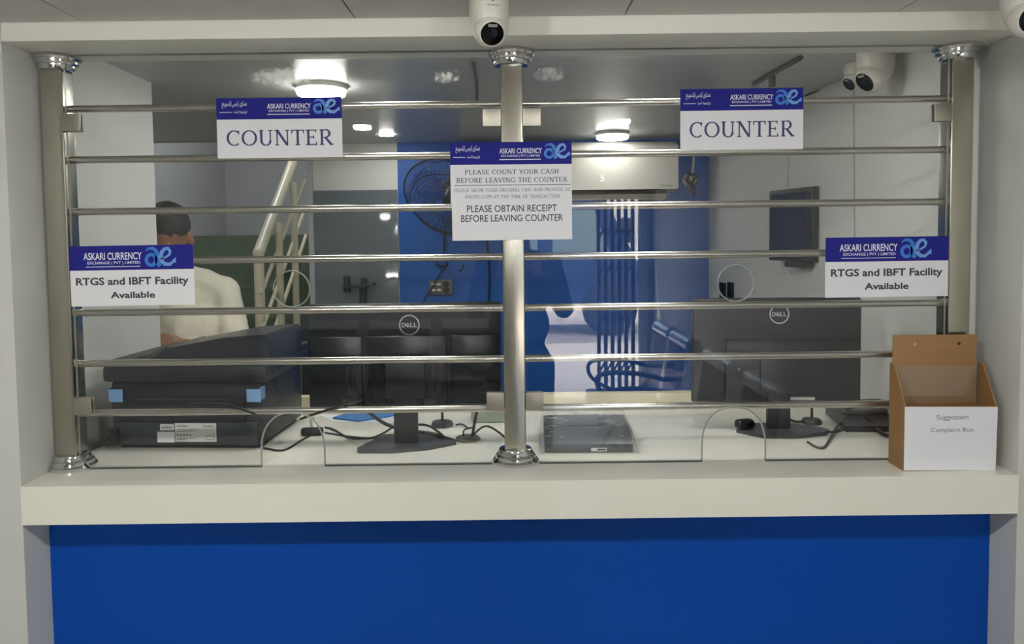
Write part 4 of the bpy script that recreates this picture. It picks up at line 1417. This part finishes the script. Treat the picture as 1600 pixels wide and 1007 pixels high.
J = dict(pel=(0, 0, .93), sp=(0, .0, 1.10), ch=(0, -.01, 1.27), nb=(0, -.025, 1.42), nk=(0, -.05, 1.475),
         shL=(-.158, .01, 1.365), shR=(.158, .01, 1.365), elL=(-.235, -.05, 1.115), elR=(.24, -.05, 1.115),
         wrL=(-.12, -.29, 1.20), wrR=(.135, -.29, 1.20),
         hipL=(-.09, 0, .87), hipR=(.09, 0, .87), knL=(-.10, -.02, .48), knR=(.10, -.02, .48), anL=(-.10, .03, .085), anR=(.10, .03, .085))
hd = [((-.12, -.29, 1.20), (.75, -.5, .02), (.2, -.2, -.9), (.1, .1, 1)), ((.135, -.29, 1.20), (-.8, -.35, .02), (-.2, -.2, -.9), (-.1, .1, 1))]
px_, py_ = -1.262, 2.84
staff, sbody = person((px_, py_, 0), 0, 'person in cream shirt with head bowed, standing behind the printer', J, -.62 * -1, (0, -.095, 1.575),
                      dict(skin=SKIN, shirt=SHIRT, trousers=TROUSER, hair=HAIR, shoe=BLACKP), hd)
# shirt collar and button placket
MB().tube([(-.055, -.09, 1.40), (-.065, -.03, 1.445), (0, .02, 1.455), (.065, -.03, 1.445), (.055, -.09, 1.40)], .012, 8, smooth=2).build('collar', SHIRT, sbody)
tag(MB().box((px_ + .01, py_ - .385, 1.185), (.12, .075, .0015), 0, Matrix.Rotation(.15, 3, 'X')).build('paper_slip', PAPER), 'white paper slip held in both hands by the person in cream shirt', 'paper')

# the photographer on the customer side, mirrored as a dark outline in the panes
J2 = dict(J)
J2.update(ch=(0, .0, 1.30), nb=(0, 0, 1.46), nk=(0, -.01, 1.52), shL=(-.175, 0, 1.41), shR=(.175, 0, 1.41), elL=(-.23, -.15, 1.20), elR=(.23, -.15, 1.20), wrL=(-.10, -.20, 1.37), wrR=(.10, -.20, 1.37))
DK = mat('dark_cloth', (34, 36, 42), .9)
hd2 = [((-.10, -.20, 1.37), (.35, -.25, 1), (.2, -.9, .0), (1, 0, .2)), ((.10, -.20, 1.37), (-.35, -.25, 1), (-.2, -.9, 0), (-1, 0, .2))]
person((.06, -.42, 0), PI, 'person in dark clothes standing on the customer side with both hands raised', J2, .05, (0, -.02, 1.625),
       dict(skin=SKIN, shirt=DK, trousers=TROUSER, hair=HAIR, shoe=BLACKP), hd2, .009)

# ================================================================== CUSTOMER SIDE SEATS (mirrored in the panes)
def chair():
    t = thing('waiting_chair', 'pressed steel waiting chair', 'chair')
    BS = mat('bench_steel', (120, 122, 130), .2, 1.0, .05)
    # sheet: seat front lip, seat, bend, back, rolled top (side profile)
    prof = [(-.25, .40), (-.245, .435), (-.20, .45), (.10, .43), (.17, .45), (.20, .50), (.235, .70), (.255, .83), (.258, .875), (.275, .905), (.305, .915), (.335, .90), (.345, .87), (.335, .845)]
    for _ in range(2):
        q_ = [prof[0]]
        for (x0_, z0_), (x1_, z1_) in zip(prof, prof[1:]):
            q_ += [(x0_ * .75 + x1_ * .25, z0_ * .75 + z1_ * .25), (x0_ * .25 + x1_ * .75, z0_ * .25 + z1_ * .75)]
        prof = q_ + [prof[-1]]
    k_ = max(i for i, p in enumerate(prof) if p[1] < .46 and p[0] < .18)
    for nm_, pp in (('seat', prof[:k_ + 1]), ('backrest', prof[k_:])):
        b_ = bmesh.new()
        va = [b_.verts.new((-.235, p[0], p[1])) for p in pp]
        vb = [b_.verts.new((.235, p[0], p[1])) for p in pp]
        for i in range(len(pp) - 1):
            b_.faces.new((va[i], vb[i], vb[i + 1], va[i + 1]))
        bmesh.ops.solidify(b_, geom=b_.faces[:], thickness=.006)
        MB().merge(b_).build(nm_, BS, t)
    for s in (-1, 1):
        MB().tube([(s * .262, .235, .60), (s * .262, .10, .645), (s * .262, -.16, .66), (s * .262, -.235, .62), (s * .262, -.20, .50), (s * .262, .02, .40)], .014, 10, smooth=2).build('armrest', CHROME, t)
    MB().cyl((-.235, .300, .905), (.235, .300, .905), .046, seg=28).build('top_roll', mat('bench_roll', (232, 234, 240), .33, 1.0, .03), t)
    MB().tube([(-.28, .03, .385), (.28, .03, .385)], .025, 12).build('beam', CHROME, t)
    for s in (-1, 1):
        MB().tube([(s * .2, .03, .375), (s * .2, -.02, .2), (s * .2, -.12, .03)], .02, 10).build('leg', CHROME, t)
    return t


c0 = chair()
seats = [((-1.42, -1.9), 0, 'left end seat of the row before the street wall'), ((-.85, -1.9), 0, 'middle seat of the row before the street wall'),
         ((-.28, -1.9), 0, 'right end seat of the row before the street wall'),
         ((.82, -1.68), -PI / 2, 'farthest seat of the row along the right wall'), ((.82, -1.12), -PI / 2, 'second farthest seat of the row on the right wall'),
         ((.82, -.28), -PI / 2, 'second nearest seat of the row along the right wall'), ((.82, .42), -PI / 2, 'nearest seat of the row on the right wall')]
for i, ((x, y_), rz, lab) in enumerate(seats):
    c = c0 if i == 0 else copy_tree(c0)
    c.location = (x, y_, 0)
    c.rotation_euler = (0, 0, rz + PI) if rz == 0 else (0, 0, rz)
    tag(c, 'pressed steel waiting chair, ' + lab, 'chair', 'waiting chairs on the customer side')

# folding gate at the door, street, parked truck
gt = thing('folding_gate', 'brown folding steel gate pushed to the side of the street door', 'gate', (1.12, CY - .20, 0))
GB = mat('gate_brown', (96, 78, 62), .5)
for k in range(6):
    MB().span((-.21 + k * .07, -.02, .02), (-.175 + k * .07, .02, 1.98)).build('upright', GB, gt)
for z in (.25, .75, 1.25, 1.62):
    for k in range(5):
        MB().tube([(-.20 + k * .07, .0, z - .07), (-.12 + k * .07, 0, z + .07)], .011, 6).build('lattice_strap', GB, gt)
struct('ground', MB().span((-30, -45, -.14), (30, CY - .15, -.04)), mat('pale_paving', (206, 196, 182), .8, var=.12, scale=1.2))
trk = thing('truck', 'dark blue truck cab parked on the street outside the door', 'truck', (.6, -9.6, -.04))
TB = mat('truck_blue', (30, 52, 92), .4)
MB().prism([(-2.4, .55), (1.75, .55), (1.75, 1.15), (1.55, 1.25), (1.05, 2.25), (.9, 2.35), (-2.4, 2.35)], lambda u, v, d: (u, d, v), -1.0, .9).build('cab', TB, trk)
for (u0, u1) in ((.15, .85), (-1.2, -.1)):
    MB().prism([(u0, 1.4), (u1 + .25 if u0 > 0 else u1, 1.4), (u1, 2.1), (u0, 2.1)], lambda u, v, d: (u, d, v), .90, .915).build('window', mat('vehicle_glass', (120, 140, 140), .05), trk)
for x in (-1.5, 1.1):
    MB().lathe([(.45, -.12), (.45, .12), (.25, .14), (0, .12)], (x, .85, .45), (0, 1, 0)).build('wheel', BLACKP, trk)
MB().box((1.35, 1.05, 1.75), (.16, .06, .42), .03).build('mirror', BLACKP, trk)
MB().tube([(1.1, .9, 1.55), (1.3, 1.05, 1.5), (1.35, 1.05, 1.9)], .015).build('mirror_arm', BLACKP, trk)
struct('wall_opposite', MB().span((-14, -15.2, 0), (14, -15, 2.6)), mat('street_wall', (226, 220, 208), .8, var=.1))
